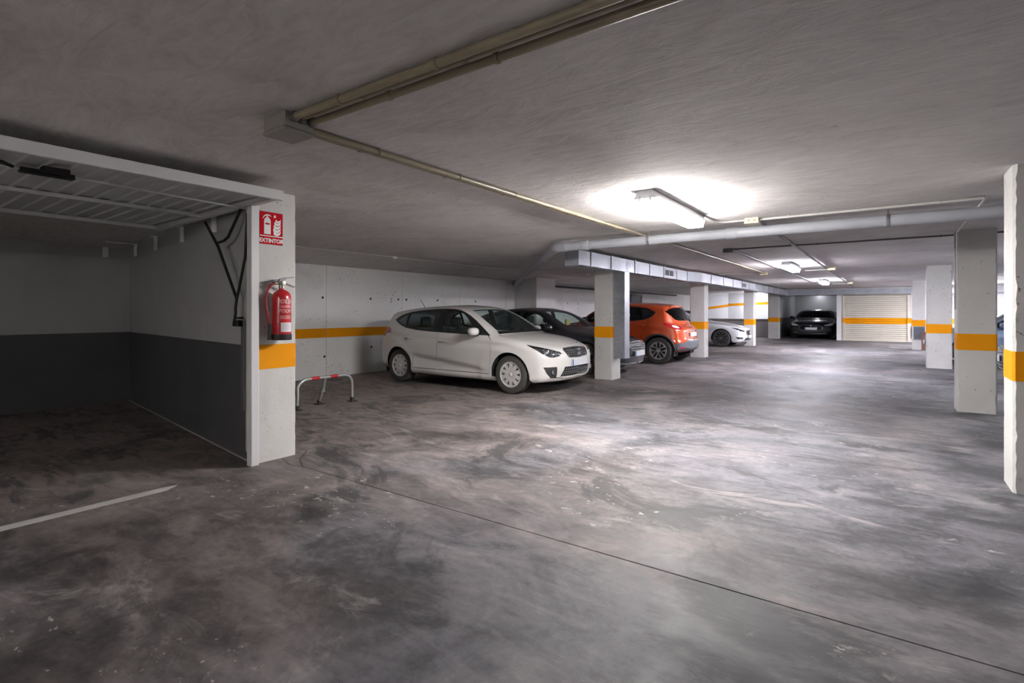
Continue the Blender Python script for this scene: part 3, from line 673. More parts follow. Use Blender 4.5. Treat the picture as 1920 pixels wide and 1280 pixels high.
# ---------------------------------------------------------------- fire extinguisher
def extinguisher():
    c = (CX+0.105, 2.615, 1.075); x, y, z = c
    t = thing('fire_extinguisher', (CX+0.02, y, z), 'red fire extinguisher hung on the column under its sign', 'fire extinguisher')
    RED = mat('extinguisher_red', (0.50, 0.012, 0.018), 0.28, 0.0, 0.6); r = 0.078
    body = MB().lathe([(r*0.96, 0.0), (r, 0.012), (r, 0.36), (r*0.97, 0.385), (r*0.82, 0.412), (r*0.5, 0.432), (0.022, 0.440), (0.022, 0.455)], (x, y, z), 'z', 32).build('cylinder', RED, t, smooth=40)
    MB().lathe([(r*1.02, -0.004), (r*1.05, 0.0), (r*1.05, 0.045), (r*1.01, 0.048)], (x, y, z), 'z', 32).build('base_ring', mat('ring_black', (0.015, 0.015, 0.016), 0.5), t, smooth=40)
    ST = mat('valve_steel', (0.10, 0.10, 0.105), 0.4, 0.4); BR = mat('valve_brass', (0.34, 0.32, 0.26), 0.35, 0.7)
    v = MB().lathe([(0.026, 0.452), (0.026, 0.478), (0.019, 0.482), (0.019, 0.515)], (x, y, z), 'z', 16).build('valve', BR, t, smooth=40)
    MB().lathe([(0.018, 0.0), (0.018, 0.016), (0.001, 0.017)], (x+0.02, y, z+0.495), 'x', 14).build('gauge', BR, v, smooth=40)
    MB().tube([(x, y-0.02, z+0.495), (x, y-0.065, z+0.49)], 0.012, 10).build('outlet', BR, v, smooth=40)
    m = MB(); m.prism([(y-0.035, z+0.505), (y-0.02, z+0.532), (y+0.03, z+0.548), (y+0.115, z+0.556), (y+0.115, z+0.549), (y+0.035, z+0.534), (y+0.02, z+0.505)], lambda u, w, d: (x+d, u, w), -0.014, 0.014)
    m.build('squeeze_lever', ST, t)
    m = MB(); m.prism([(y+0.012, z+0.505), (y+0.045, z+0.500), (y+0.10, z+0.478), (y+0.122, z+0.470), (y+0.120, z+0.462), (y+0.09, z+0.470), (y+0.04, z+0.488), (y+0.012, z+0.492)], lambda u, w, d: (x+d, u, w), -0.014, 0.014)
    m.build('carry_handle', ST, t)
    m = MB(); m.prism([(y-0.14, z+0.502), (y-0.02, z+0.526), (y-0.02, z+0.516), (y-0.14, z+0.494)], lambda u, w, d: (CX+0.004+d, u, w), 0, 0.01); m.build('wall_bracket', ST, t)
    MB().bevbox((CX, y-0.03, z+0.49), (x-0.015, y+0.03, z+0.512), 0.004).build('wall_bracket', ST, t)
    hose = [(x, y-0.065, z+0.49), (x, y-0.10, z+0.475), (x-0.005, y-0.128, z+0.43), (x-0.01, y-0.140, z+0.36), (x-0.012, y-0.136, z+0.29), (x-0.012, y-0.125, z+0.23), (x-0.012, y-0.113, z+0.17), (x-0.012, y-0.106, z+0.13)]
    sm_ = []
    for i in range(len(hose)-1):
        p0, p1, p2, p3 = (Vector(hose[max(0, min(len(hose)-1, i+k))]) for k in (-1, 0, 1, 2))
        for s in (0, .33, .66): sm_.append(0.5*((2*p1) + (-p0+p2)*s + (2*p0-5*p1+4*p2-p3)*s*s + (-p0+3*p1-3*p2+p3)*s**3))
    sm_.append(Vector(hose[-1]))
    MB().tube(sm_, 0.0095, 10).build('hose', mat('hose_red', (0.30, 0.018, 0.018), 0.45), t, smooth=60)
    MB().lathe([(0.013, 0.14), (0.015, 0.10), (0.017, 0.02), (0.019, 0.0)], (x-0.012, y-0.105, z), 'z', 14).build('nozzle', mat('nozzle_black', (0.012, 0.012, 0.013), 0.5), t, smooth=40)
    # printing wrapped round the cylinder (aisle side)
    def wrap(u, v, d):
        a = u/(r+0.001); return (x + (r+0.0006+d)*math.cos(a), y + (r+0.0006+d)*math.sin(a), z + v)
    PW = mat('print_pale', (0.66, 0.45, 0.43), 0.5)
    def bandpatch(u0, u1, v0, v1, mt, nm, d=0.0008):
        m = MB(); n = 10; vs_ = []
        for k in range(n+1):
            u = u0 + (u1-u0)*k/n
            vs_ += [wrap(u, v0, 0), wrap(u, v1, 0), wrap(u, v1, d), wrap(u, v0, d)]
        fs = []
        for k in range(n):
            a = k*4; b = a+4; fs += [(a+i, a+(i+1) % 4, b+(i+1) % 4, b+i) for i in range(4)]
        fs += [(0, 1, 2, 3), (n*4+3, n*4+2, n*4+1, n*4)]
        m.add(vs_, fs).build(nm, mt, t, smooth=30)
    SH = -0.035
    text_mesh('IDEEA', 0.034, lambda u, v, d: wrap(u*0.95+SH*0, 0.318+v, d), 0.0008, 0.02).build('printing', PW, t)
    text_mesh('POLVO', 0.030, lambda u, v, d: wrap(u*0.95, 0.238+v, d), 0.0008, 0.02).build('printing', PW, t)
    for v in (0.292, 0.281, 0.205, 0.195, 0.183): bandpatch(-0.055, 0.055, v, v+0.004, PW, 'printed_line')
    bandpatch(-0.058, 0.058, 0.215, 0.222, mat('print_dark_red', (0.25, 0.0, 0.005), 0.5), 'printed_line')
    bandpatch(-0.050, 0.062, 0.068, 0.150, mat('label_white', (0.66, 0.62, 0.66), 0.5), 'inspection_label', 0.0009)
    for v in (0.135, 0.120, 0.108, 0.092): bandpatch(-0.025, 0.035, v, v+0.003, mat('label_ink', (0.30, 0.28, 0.34), 0.6), 'label_line', 0.0013)
extinguisher()

# ---------------------------------------------------------------- hinged parking barrier
def barrier():
    t = thing('parking_barrier', (-6.44, 4.53, 0), 'low hinged parking hoop with two red bands on the bay floor', 'parking barrier')
    ZN = rough_mat('zinc_tube', (0.40, 0.42, 0.41), (0.48, 0.50, 0.49), 6, 0.35, 0.0, 0.6)
    x = -6.44; ya, yb, h = 4.07, 4.97, 0.40; r = 0.022; q = 0.13
    path = [(x+0.02, ya-0.0, 0.03), (x+0.015, ya+0.015, h-q-0.08)]
    path += [(x, ya+0.02+q*1.3*(1-math.cos(a)), h-q+q*math.sin(a)) for a in np.linspace(0.1, math.pi/2, 7)]
    path += [(x, yb-q+q*math.sin(a), h-q+q*math.cos(a)) for a in np.linspace(0, math.pi/2, 7)]
    path += [(x+0.01, yb, 0.03)]
    MB().tube(path, r, 12).build('hoop', ZN, t, smooth=60)
    RB = mat('barrier_red', (0.55, 0.02, 0.02), 0.4)
    for y in (4.36, 4.66): MB().lathe([(r*1.06, -0.06), (r*1.08, -0.058), (r*1.08, 0.058), (r*1.06, 0.06)], (x, y, h), 'y', 14).build('red_band', RB, t, smooth=40)
    MB().tube([(x-0.17, 4.54, 0.03), (x-0.06, 4.53, 0.24), (x, 4.52, h-0.01)], 0.021, 12).build('centre_leg', ZN, t, smooth=60)
    MB().bevbox((x-0.10, 4.505, 0.18), (x-0.06, 4.565, 0.25), 0.008).build('padlock', mat('padlock_grey', (0.45, 0.45, 0.44), 0.4, 0.5), t)
    for bx, by in ((x+0.02, ya), (x-0.17, 4.54), (x+0.01, yb)):
        f = MB().bevbox((bx-0.055, by-0.055, 0), (bx+0.055, by+0.055, 0.012), 0.003).build('foot_plate', mat('foot_dark', (0.05, 0.052, 0.05), 0.5, 0.4), t)
        MB().lathe([(0.030, 0.012), (0.030, 0.06), (0.026, 0.064)], (bx, by, 0), 'z', 14).build('socket', mat('foot_dark', (0.05, 0.052, 0.05), 0.5, 0.4), f, smooth=40)
barrier()

# ---------------------------------------------------------------- far roller shutter and what stands by it
def shutter():
    CRM = rough_mat('shutter_cream', (0.56, 0.52, 0.44), (0.62, 0.58, 0.50), 2, 0.5, 0.03)
    t = thing('roller_shutter', (-0.45, FW-0.03, 0), 'cream roller shutter with an orange band, closed', 'roller shutter')
    x0, x1, z0, z1 = -1.62, 0.70, 0.04, 2.04; n = 22; hh = (z1-z0)/n
    for k in range(n):
        a = z0 + k*hh
        pr = [(0, a+0.003), (-0.010, a+hh*0.3), (-0.012, a+hh*0.5), (-0.010, a+hh*0.7), (0, a+hh-0.006), (0.012, a+hh-0.006), (0.012, a+0.003)]
        mt = BAND if 0.80 < a + hh/2 < 1.06 else CRM
        MB().prism(pr, lambda u, v, d: (d, FW+0.02+u, v), x0, x1).build('slat', mt, t)
    for a, b in ((-1.70, -1.60), (0.68, 0.80)):
        MB().bevbox((a, FW-0.03, 0), (b, FW+0.06, 2.12), 0.005).build('guide_post', CRM, t)
        MB().box((a-0.001, FW-0.033, 0.82), (b+0.001, FW-0.02, 1.04)).build('painted_band', BAND, t)
    MB().bevbox((-1.70, FW-0.05, 2.04), (0.80, FW+0.06, 2.22), 0.008).build('head_box', CRM, t)
    MB().box((x0, FW+0.005, 0.0), (x1, FW+0.035, 0.045)).build('bottom_bar', CRM, t)
shutter()
t = thing('garage_door', (-3.1, 29.2, 2.12), 'grey panelled door folded up inside the far garage bay', 'garage door')
for k in range(5): MB().bevbox((-4.0 + k*0.42, 29.0, 2.13), (-3.60 + k*0.42, 31.0, 2.155), 0.004).build('panel', rough_mat('door_sheet2', (0.36, 0.37, 0.40), (0.42, 0.43, 0.46), 3, 0.45, 0.0), t)
MB().bevbox((-4.05, 28.96, 2.10), (-1.86, 29.0, 2.165), 0.004).build('front_rail', DOORW, t)
for x in (-3.9, -2.0): MB().tube([(x, 29.5, 2.13), (x, 29.5, H)], 0.008, 6).build('hanger_rod', CLIP, t)
for x in (-4.06, -1.90): MB().bevbox((x, 29.0, 2.10), (x+0.04, 31.0, 2.165), 0.004).build('side_rail', DOORW, t)
t = thing('extinguisher_sign', (0.90, FW-0.006, 1.55), 'tiny red sign on the far wall beside the roller shutter', 'sign')
MB().bevbox((0.84, FW-0.008, 1.48), (1.02, FW-0.001, 1.76), 0.002).build('plate', mat('sign_red', (0.52, 0.004, 0.012), 0.7, spec=0.12), t)
MB().box((0.88, FW-0.0095, 1.56), (0.98, FW-0.008, 1.72)).build('pictogram', mat('sign_white', (0.68, 0.67, 0.66), 0.4), t)
t = thing('fire_extinguisher', (0.92, FW-0.12, 0.25), 'small red extinguisher on the far wall beside the roller shutter', 'fire extinguisher')
RED2 = mat('extinguisher_red', (0.50, 0.012, 0.018), 0.28)
MB().lathe([(0.075, 0.27), (0.078, 0.28), (0.078, 0.66), (0.05, 0.72), (0.02, 0.735), (0.02, 0.75)], (0.92, FW-0.10, 0), 'z', 20).build('cylinder', RED2, t, smooth=40)
MB().bevbox((0.89, FW-0.12, 0.75), (0.99, FW-0.09, 0.80), 0.005).build('valve', mat('valve_steel', (0.10, 0.10, 0.105), 0.4, 0.4), t)
MB().bevbox((0.90, FW-0.04, 0.6), (0.94, FW, 0.66), 0.003).build('wall_bracket', mat('valve_steel', (0.10, 0.10, 0.105), 0.4, 0.4), t)
t = thing('notice_board', (0.87, 22.99, 0.36), 'dark grey board fixed to the farthest right column below its band', 'board')
MB().bevbox((0.72, 22.975, 0.37), (1.03, 22.998, 0.80), 0.004).build('board', mat('board_grey', (0.10, 0.11, 0.13), 0.5), t)
for a, b in (((0.71, 0.36), (1.04, 0.38)), ((0.71, 0.79), (1.04, 0.81))): MB().box((a[0], 22.972, a[1]), (b[0], 22.998, b[1])).build('board_edge', mat('board_edge', (0.25, 0.25, 0.26), 0.5), t)
t = thing('leaning_board', (0.98, 22.85, 0), 'brown board leaning against the farthest right column', 'board')
MB().prism([(22.80, 0.0), (22.83, 0.0), (22.97, 0.62), (22.94, 0.62)], lambda u, v, d: (d, u, v), 0.93, 1.12).build('board', mat('board_brown', (0.14, 0.07, 0.05), 0.7), t)
MB().box((0.925, 22.795, 0.0), (1.125, 22.835, 0.02)).build('edge_strip', mat('board_edge_b', (0.22, 0.13, 0.09), 0.7), t)

# ---------------------------------------------------------------- cars: lofted shell cut into panels
def pchip(pts):
    x = np.array([p[0] for p in pts], float); y = np.array([p[1] for p in pts], float)
    h = np.diff(x); d = np.diff(y) / h
    m = np.zeros_like(y)
    for i in range(1, len(x) - 1):
        if d[i-1] * d[i] > 0:
            w1 = 2*h[i] + h[i-1]; w2 = h[i] + 2*h[i-1]
            m[i] = (w1 + w2) / (w1 / d[i-1] + w2 / d[i])
    m[0], m[-1] = d[0], d[-1]
    def f(q):
        q = np.clip(np.asarray(q, float), x[0], x[-1])
        i = np.clip(np.searchsorted(x, q) - 1, 0, len(x) - 2)
        t = (q - x[i]) / h[i]
        return ((1+2*t)*(1-t)**2)*y[i] + t*(1-t)**2*h[i]*m[i] + t*t*(3-2*t)*y[i+1] + t*t*(t-1)*h[i]*m[i+1]
    return f

def inpoly(px, py, poly):
    r = np.zeros(px.shape, bool); n = len(poly)
    for i in range(n):
        x0, y0 = poly[i]; x1, y1 = poly[(i+1) % n]
        if y0 == y1: continue
        c = ((y0 > py) != (y1 > py)) & (px < (x1-x0)*(py-y0)/(y1-y0) + x0)
        r ^= c
    return r

def densify(poly, step=0.04, closed=True):
    out = []
    n = len(poly)
    for i in range(n if closed else n - 1):
        a = poly[i]; b = poly[(i+1) % n]
        k = max(1, int(math.hypot(b[0]-a[0], b[1]-a[1]) / step))
        out += [(a[0]+(b[0]-a[0])*t/k, a[1]+(b[1]-a[1])*t/k) for t in range(k)]
    if not closed: out.append(poly[-1])
    return out

def smooth_poly(poly, it=2):
    """corner cutting; a point given as (x, y, 1) stays sharp"""
    for _ in range(it):
        out = []
        n = len(poly)
        for i in range(n):
            p = poly[i]; a = poly[i-1]; b = poly[(i+1) % n]
            if len(p) > 2: out.append(p); continue
            out.append((p[0]*0.75 + a[0]*0.25, p[1]*0.75 + a[1]*0.25)); out.append((p[0]*0.75 + b[0]*0.25, p[1]*0.75 + b[1]*0.25))
        poly = out
    return [(p[0], p[1]) for p in poly]

def inset_poly(poly, d):
    n = len(poly); area = sum(poly[i][0]*poly[(i+1) % n][1] - poly[(i+1) % n][0]*poly[i][1] for i in range(n))
    sg = 1 if area > 0 else -1; out = []
    for i in range(n):
        a = Vector(poly[i-1]); p = Vector(poly[i]); b = Vector(poly[(i+1) % n])
        t = (b - a); t.normalize()
        out.append((p.x - t.y*d*sg, p.y + t.x*d*sg))
    return out

class Hull:
    def __init__(s, sp):
        s.sp = sp; L = sp['L']; W = sp['W']; s.L = L; s.W = W
        top, bot, plan, bow, rct, crn, belt = (pchip(sp[k]) for k in ('top', 'bot', 'plan', 'bow', 'rc', 'crown', 'belt'))
        fp, rp = pchip(sp['nose']), pchip(sp['tail'])
        th = sp.get('tumble', 0.40); zw = sp['zwide']; Ra = sp['arch']; wz = sp['R']
        wheels = (sp['xf'], sp['xr'])
        def side(xs, z):
            w = W * float(plan(xs)); zb = float(belt(xs))
            z = np.asarray(z, float)
            lo = np.clip((zw - z) / zw, 0, 1); hi = np.clip((z - zw) / max(zb - zw, 0.05), 0, 1)
            y = w * (1 - 0.10*lo**2.2 - 0.04*hi**2)
            y = y - np.clip(z - zb, 0, 9)*th - 0.10*np.clip(z - zb, 0, 9)**2
            for cx, cz, rx, rz, amp in sp.get('dents', ()):
                y = y + amp*np.exp(-((xs-cx)/rx)**2*1.0)*np.exp(-((z-cz)/rz)**2)
            for x0, z0, x1, z1, amp, dep in sp.get('creases', ()):      # sharp undercut below a slanting line
                if x0 - 0.25 < xs < x1 + 0.25:
                    zc = z0 + (z1-z0)*(xs-x0)/(x1-x0); fade = min(1, (xs-x0+0.25)/0.3, (x1+0.25-xs)/0.3)
                    t = (zc - z)/dep
                    y = y - amp*fade*np.where(t > 0, np.clip(t*6, 0, 1)*np.clip(1 - t, 0, 1), 0)
            for xw in wheels:
                d = np.hypot(xs - xw, z - wz)
                y = y + sp.get('flare', 0.014)*np.exp(-((d - Ra - 0.02)/0.06)**2) * (z > 0.15)
            return y
        s.side = side
        e0 = [0, .006, .018, .036, .06, .095, .14]
        xs = np.array(e0 + list(np.linspace(0.19, L - 0.19, sp.get('nst', 66))) + [L - v for v in reversed(e0)])
        nb, nsd, nf, nt = 4, sp.get('nside', 30), 6, 11
        rf = 0.06; rows = []
        def shift(x, y, z):
            q = np.abs(y) / W
            f1 = max(0, 1 - x/0.75)**2; f2 = max(0, 1 - (L-x)/0.75)**2
            return float(bow(x))*(0.5*q**2 + 0.5*q**5) + f1*fp(z) - f2*rp(z)
        loops = []
        for x in xs:
            d = min(x, L - x); e = rf - math.sqrt(max(0, rf*rf - max(0, rf-d)**2)) if d < rf else 0.0
            zt = float(top(x)) - e; zb = float(bot(x)) + e
            cr = float(crn(x)); ze = zt - cr
            rc = min(float(rct(x)), 0.4*(ze - zb)); rb = 0.06
            zs = np.linspace(zb + rb, ze - rc, nsd)
            ys = side(x, zs) - e
            yb = ys[0] - 0.08
            bot_y = np.linspace(0, yb, nb); Y = list(bot_y); Z = [zb]*nb
            for t in (0.35, 0.7):
                Y.append((1-t)**2*yb + 2*t*(1-t)*(ys[0]-0.012) + t*t*ys[0]); Z.append((1-t)**2*zb + 2*t*(1-t)*(zb+0.004) + t*t*zs[0])
            Y += list(ys); Z += list(zs)
            ye = float(side(x, ze)) - e; y2 = max(0.05, ye - 1.5*rc)
            z2 = zt - cr*(y2/ye)**2; sl = -2*cr*y2/ye**2
            p1 = (ye, z2 + sl*(ye - y2))
            for k in range(1, nf):
                t = k/nf
                Y.append((1-t)**2*ys[-1] + 2*t*(1-t)*p1[0] + t*t*y2); Z.append((1-t)**2*zs[-1] + 2*t*(1-t)*p1[1] + t*t*z2)
            ty = np.linspace(y2, 0, nt); Y += list(ty); Z += list(zt - cr*(ty/ye)**2)
            loops.append((x, np.array(Y), np.array(Z)))
        ct = np.array([0, .1, .2, .32, .45, .58, .7, .8, .89, .95])
        x, Y, Z = loops[0]
        for t in ct: rows.append(np.stack([x + shift(x, Y*t, Z), Y*t, Z], 1))
        for x, Y, Z in loops: rows.append(np.stack([x + shift(x, Y, Z), Y, Z], 1))
        x, Y, Z = loops[-1]
        for t in ct[::-1]: rows.append(np.stack([x + shift(x, Y*t, Z), Y*t, Z], 1))
        s.ncap = len(ct); G = np.array(rows); s.G = G; s.ni, s.nj = G.shape[:2]; s.jin = nb - 2; s.nb = nb
        du = np.gradient(G, axis=0); dv = np.gradient(G, axis=1)
        N = np.cross(dv, du); ln = np.linalg.norm(N, axis=2, keepdims=True)
        cen = np.array([L/2, 0, 0.6])
        N = np.where(ln > 1e-9, N / np.maximum(ln, 1e-9), 0)
        # outward orientation: the widest side point must look to +y
        if N[s.ni//2, nb + 2 + nsd//2, 1] < 0: N = -N
        N[0][:] = (-1, 0, 0); N[-1][:] = (1, 0, 0)
        bad = np.linalg.norm(N, axis=2) < 0.5
        N[bad] = (0, 0, -1)
        s.N = N
        ii, jj = np.meshgrid(np.arange(s.ni-1), np.arange(s.nj-1), indexing='ij'); ii = ii.ravel(); jj = jj.ravel()
        a = np.stack([ii, jj], 1); b = np.stack([ii+1, jj], 1); c = np.stack([ii+1, jj+1], 1); d = np.stack([ii, jj+1], 1)
        s.T = np.concatenate([np.stack([a, b, c], 1), np.stack([a, c, d], 1)])          # (nt, 3, 2) param corners
        P = G[s.T[:, :, 0], s.T[:, :, 1]]; s.TP = P
        tn = N[s.T[:, :, 0], s.T[:, :, 1]].mean(1); s.TN = tn
        s.xmid = L / 2
    AX = {'side': (0, 2, 1, 1), 'front': (1, 2, 0, -1), 'rear': (1, 2, 0, 1), 'top': (0, 1, 2, 1)}
    def query(s, view, pts):
        a0, a1, dp, sg = s.AX[view]
        ok = s.TN[:, dp]*sg > 0.03
        T = s.T[ok]; P = s.TP[ok]
        A, B, C = P[:, 0], P[:, 1], P[:, 2]
        den = (B[:, a1]-C[:, a1])*(A[:, a0]-C[:, a0]) + (C[:, a0]-B[:, a0])*(A[:, a1]-C[:, a1])
        good = np.abs(den) > 1e-8
        T, P, A, B, C, den = T[good], P[good], A[good], B[good], C[good], den[good]
        V = s.G.reshape(-1, 3)
        VN = s.N.reshape(-1, 3); vok = VN[:, dp]*sg > 0.03
        out = []
        for q in pts:
            x, y = q[0], q[1]
            zero = view != 'side' and ((view == 'top' and y <= 0.002) or (view in ('front', 'rear') and x <= 0.002))
            if zero:
                if view == 'top': y = 0.003
                else: x = 0.003
            l0 = ((B[:, a1]-C[:, a1])*(x-C[:, a0]) + (C[:, a0]-B[:, a0])*(y-C[:, a1])) / den
            l1 = ((C[:, a1]-A[:, a1])*(x-C[:, a0]) + (A[:, a0]-C[:, a0])*(y-C[:, a1])) / den
            l2 = 1 - l0 - l1
            hit = np.nonzero((l0 > -1e-6) & (l1 > -1e-6) & (l2 > -1e-6))[0]
            if len(hit):
                dep = (l0[hit]*A[hit, dp] + l1[hit]*B[hit, dp] + l2[hit]*C[hit, dp])*sg
                k = hit[np.argmax(dep)]
                uv = l0[k]*T[k, 0] + l1[k]*T[k, 1] + l2[k]*T[k, 2]
            else:
                dd = (V[:, a0]-x)**2 + (V[:, a1]-y)**2 + np.where(vok, 0, 9)
                k = int(np.argmin(dd)); uv = np.array([k // s.nj, k % s.nj], float)
            u, v = float(uv[0]), float(uv[1])
            if zero:
                if view == 'front' and u < s.ncap: u = 0.0
                elif view == 'rear' and u > s.ni - 1 - s.ncap: u = s.ni - 1
                else: v = s.nj - 1
            out.append((u, v))
        return out
    def ev(s, u, v, off=0.0):
        i = min(int(u), s.ni-2); j = min(int(v), s.nj-2); a = u - i; b = v - j
        f = lambda M: (M[i, j]*(1-a)*(1-b) + M[i+1, j]*a*(1-b) + M[i, j+1]*(1-a)*b + M[i+1, j+1]*a*b)
        n = f(s.N); n = n / max(np.linalg.norm(n), 1e-9)
        return f(s.G) + n*off, n
    def loc(s, p, sgn=1): return (s.xmid - p[0], p[1]*sgn, p[2])
    def on(s, view, pts, off=0.0, sgn=1):
        """points in a view -> car-space points lying on the shell"""
        return [s.loc(s.ev(u, v, off)[0], sgn) for u, v in s.query(view, pts)]

def cut_shell(h, regions):
    """regions: dicts name, view, poly(list of polys), drop. Returns {name: (verts, normals, tris)} of the y>=0 half"""
    ni, nj = h.ni, h.nj
    verts = [Vector((i, j)) for i in range(ni) for j in range(nj)]
    edges = []; polys = []
    for r in regions:
        uvs = r['uv']
        n0 = len(verts); verts += [Vector(p) for p in uvs]
        edges += [(n0+k, n0+(k+1) % len(uvs)) for k in range(len(uvs))]
        polys.append(uvs)
    ov, oe, of, *_ = geometry.delaunay_2d_cdt(verts, edges, [], 0, 1e-5)
    V = np.array([p[:] for p in ov]); F = np.array([f for f in of if len(f) == 3])
    cen = V[F].mean(1)
    cls = np.full(len(F), -1)
    for k in range(len(polys) - 1, -1, -1):
        cls[inpoly(cen[:, 0], cen[:, 1], polys[k])] = k
    P = []; N = []
    for u, v in V:
        p, n = h.ev(min(max(u, 0), ni-1), min(max(v, 0), nj-1)); P.append(p); N.append(n)
    return np.array(P), np.array(N), F, cls

def shell_object(h, name, P, N, F, th, mat_, parent, both, sgn=1):
    """a panel with thickness from the triangles F; both: mirrored into one mesh"""
    vs_, ns, fs = [], [], []
    for sg in ((1, -1) if both else (sgn,)):
        use = np.unique(F); remap = {int(k): i for i, k in enumerate(use)}
        base = len(vs_)
        co = [np.array(h.loc(P[k], sg)) for k in use]
        no = [np.array((-N[k][0], N[k][1]*sg, N[k][2])) for k in use]
        m = len(use)
        vs_ += co; ns += no
        vs_ += [c - n*th for c, n in zip(co, no)]; ns += [-n for n in no]
        cnt = {}
        for t in F:
            a, b, c = (remap[int(k)] for k in t)
            nrm = np.cross(co[b]-co[a], co[c]-co[a])
            if np.dot(nrm, no[a]+no[b]+no[c]) < 0: b, c = c, b
            fs.append((base+a, base+b, base+c)); fs.append((base+m+a, base+m+c, base+m+b))
            for e in ((a, b), (b, c), (c, a)):
                cnt[e] = cnt.get(e, 0) + 1
        for (a, b) in list(cnt):
            if (b, a) in cnt: continue
            if abs(co[a][1]) < 2e-3 and abs(co[b][1]) < 2e-3: continue
            q = [co[b], co[a], co[a]-no[a]*th, co[b]-no[b]*th]
            n = np.cross(q[1]-q[0], q[2]-q[0]); n = n/max(np.linalg.norm(n), 1e-9)
            k = len(vs_); vs_ += q; ns += [n]*4; fs.append((k, k+1, k+2, k+3))
    me = bpy.data.meshes.new(name)
    me.from_pydata([tuple(p) for p in vs_], [], fs)
    me.shade_smooth()
    me.normals_split_custom_set_from_vertices([tuple(n) for n in ns])
    me.materials.append(mat_)
    o = bpy.data.objects.new(name, me); COL.objects.link(o); o.parent = parent
    return o

def make_wheel(name, parent, loc, R, width, rim, mask, rim_mat, sgn, cap_r=0.16, meshes=None, spoke_depth=0.03):
    """tyre with rim, pierced face plate and hub; the outer face looks along sgn*Y"""
    if meshes is None: meshes = {}
    key = (R, width, rim)
    def put(nm, mb, mt, par, sm=35):
        if nm not in meshes:
            o = mb().build(nm, mt, None, smooth=sm, world=False); meshes[nm] = o.data
        else:
            o = bpy.data.objects.new(nm, meshes[nm]); COL.objects.link(o)
        o.parent = par; return o
    w = width/2
    def tyre():
        m = MB(); pr = [(rim*0.97, -w*0.8), (rim*1.02, -w), (R*0.86, -w*1.06), (R*0.96, -w*0.93), (R*0.995, -w*0.7)]
        for k, y in enumerate(np.linspace(-0.62, 0.62, 9)):
            pr.append((R if k % 2 == 0 else R - 0.006, w*y))
        pr += [(R*0.995, w*0.7), (R*0.96, w*0.93), (R*0.86, w*1.06), (rim*1.02, w), (rim*0.97, w*0.8), (rim*0.97, -w*0.8)]
        m.lathe(pr, axis='y', n=48); return m
    def rimb():
        return MB().lathe([(rim*0.98, -w*0.8), (rim*1.0, w*0.93), (rim*0.96, w*0.95), (rim*0.93, w*0.7), (rim*0.92, -w*0.75)], axis='y', n=40)
    def disc():
        return MB().lathe([(0.001, w*0.18), (rim*0.90, w*0.18), (rim*0.90, -w*0.1), (0.001, -w*0.1)], axis='y', n=32)
    def face():
        m = MB(); na, nr = 120, 14; rr = np.linspace(0.10, 0.965, nr+1)
        prof = lambda q: w*(0.80 + 0.10*math.sin(min(q, 1)*math.pi))
        keep = {}
        for i in range(na):
            for j in range(nr):
                a = 2*math.pi*(i+0.5)/na; q = (rr[j]+rr[j+1])/2
                if mask(a, q): keep[(i, j)] = 1
        def P(i, j, d):
            a = 2*math.pi*(i % na)/na; r = rr[j]*rim
            return (r*math.sin(a), prof(rr[j]) - d, r*math.cos(a))
        idx = {}
        def vid(i, j, d):
            k = (i % na, j, d)
            if k not in idx: idx[k] = len(m.v); m.v.append(P(i, j, d*spoke_depth))
            return idx[k]
        for (i, j) in keep:
            m.f.append((vid(i, j, 0), vid(i+1, j, 0), vid(i+1, j+1, 0), vid(i, j+1, 0)))
            for (di, dj, e) in ((-1, 0, ((i, j), (i, j+1))), (1, 0, ((i+1, j+1), (i+1, j))), (0, -1, ((i+1, j), (i, j))), (0, 1, ((i, j+1), (i+1, j+1)))):
                nb = ((i+di) % na, j+dj)
                if nb not in keep:
                    (a0, b0), (a1, b1) = e
                    m.f.append((vid(a0, b0, 0), vid(a0, b0, 1), vid(a1, b1, 1), vid(a1, b1, 0)))
        return m
    def cap():
        return MB().lathe([(0.001, w*0.98), (rim*cap_r*0.7, w*0.96), (rim*cap_r, w*0.88), (rim*cap_r, w*0.6)], axis='y', n=20)
    t = put(name, tyre, mat('tyre_rubber', (0.060, 0.058, 0.056), 0.85), parent)
    t.location = loc
    if sgn < 0: t.rotation_euler = (0, 0, math.pi)
    put('rim', rimb, rim_mat, t); put('brake_disc', disc, mat('brake_dark', (0.02, 0.02, 0.022), 0.6), t)
    put('wheel_face', face, rim_mat, t, 25); put('hub_cap', cap, rim_mat, t)
    return t

def car_seat(parent, x, y, mt, bench=1.0, name='seat'):
    m = MB(); hw = 0.25*bench
    m.bevbox((x-0.28, y-hw, 0.36), (x+0.26, y+hw, 0.52), 0.05, 2)
    prof = [(x-0.20, 0.48), (x-0.06, 0.52), (x-0.24, 1.02), (x-0.33, 1.02), (x-0.34, 0.90)]
    m.prism(prof, lambda u, v, d: (u, y+d, v), -hw*0.94, hw*0.94)
    for k in ([0] if bench < 1.2 else [-1, 1]):
        m.bevbox((x-0.34, y+k*hw*0.5-0.12, 1.05), (x-0.25, y+k*hw*0.5+0.12, 1.22), 0.035, 2)
        m.box((x-0.30, y+k*hw*0.5-0.05, 1.0), (x-0.285, y+k*hw*0.5-0.04, 1.07)); m.box((x-0.30, y+k*hw*0.5+0.04, 1.0), (x-0.285, y+k*hw*0.5+0.05, 1.07))
    return m.build(name, mt, parent, smooth=40, world=False)

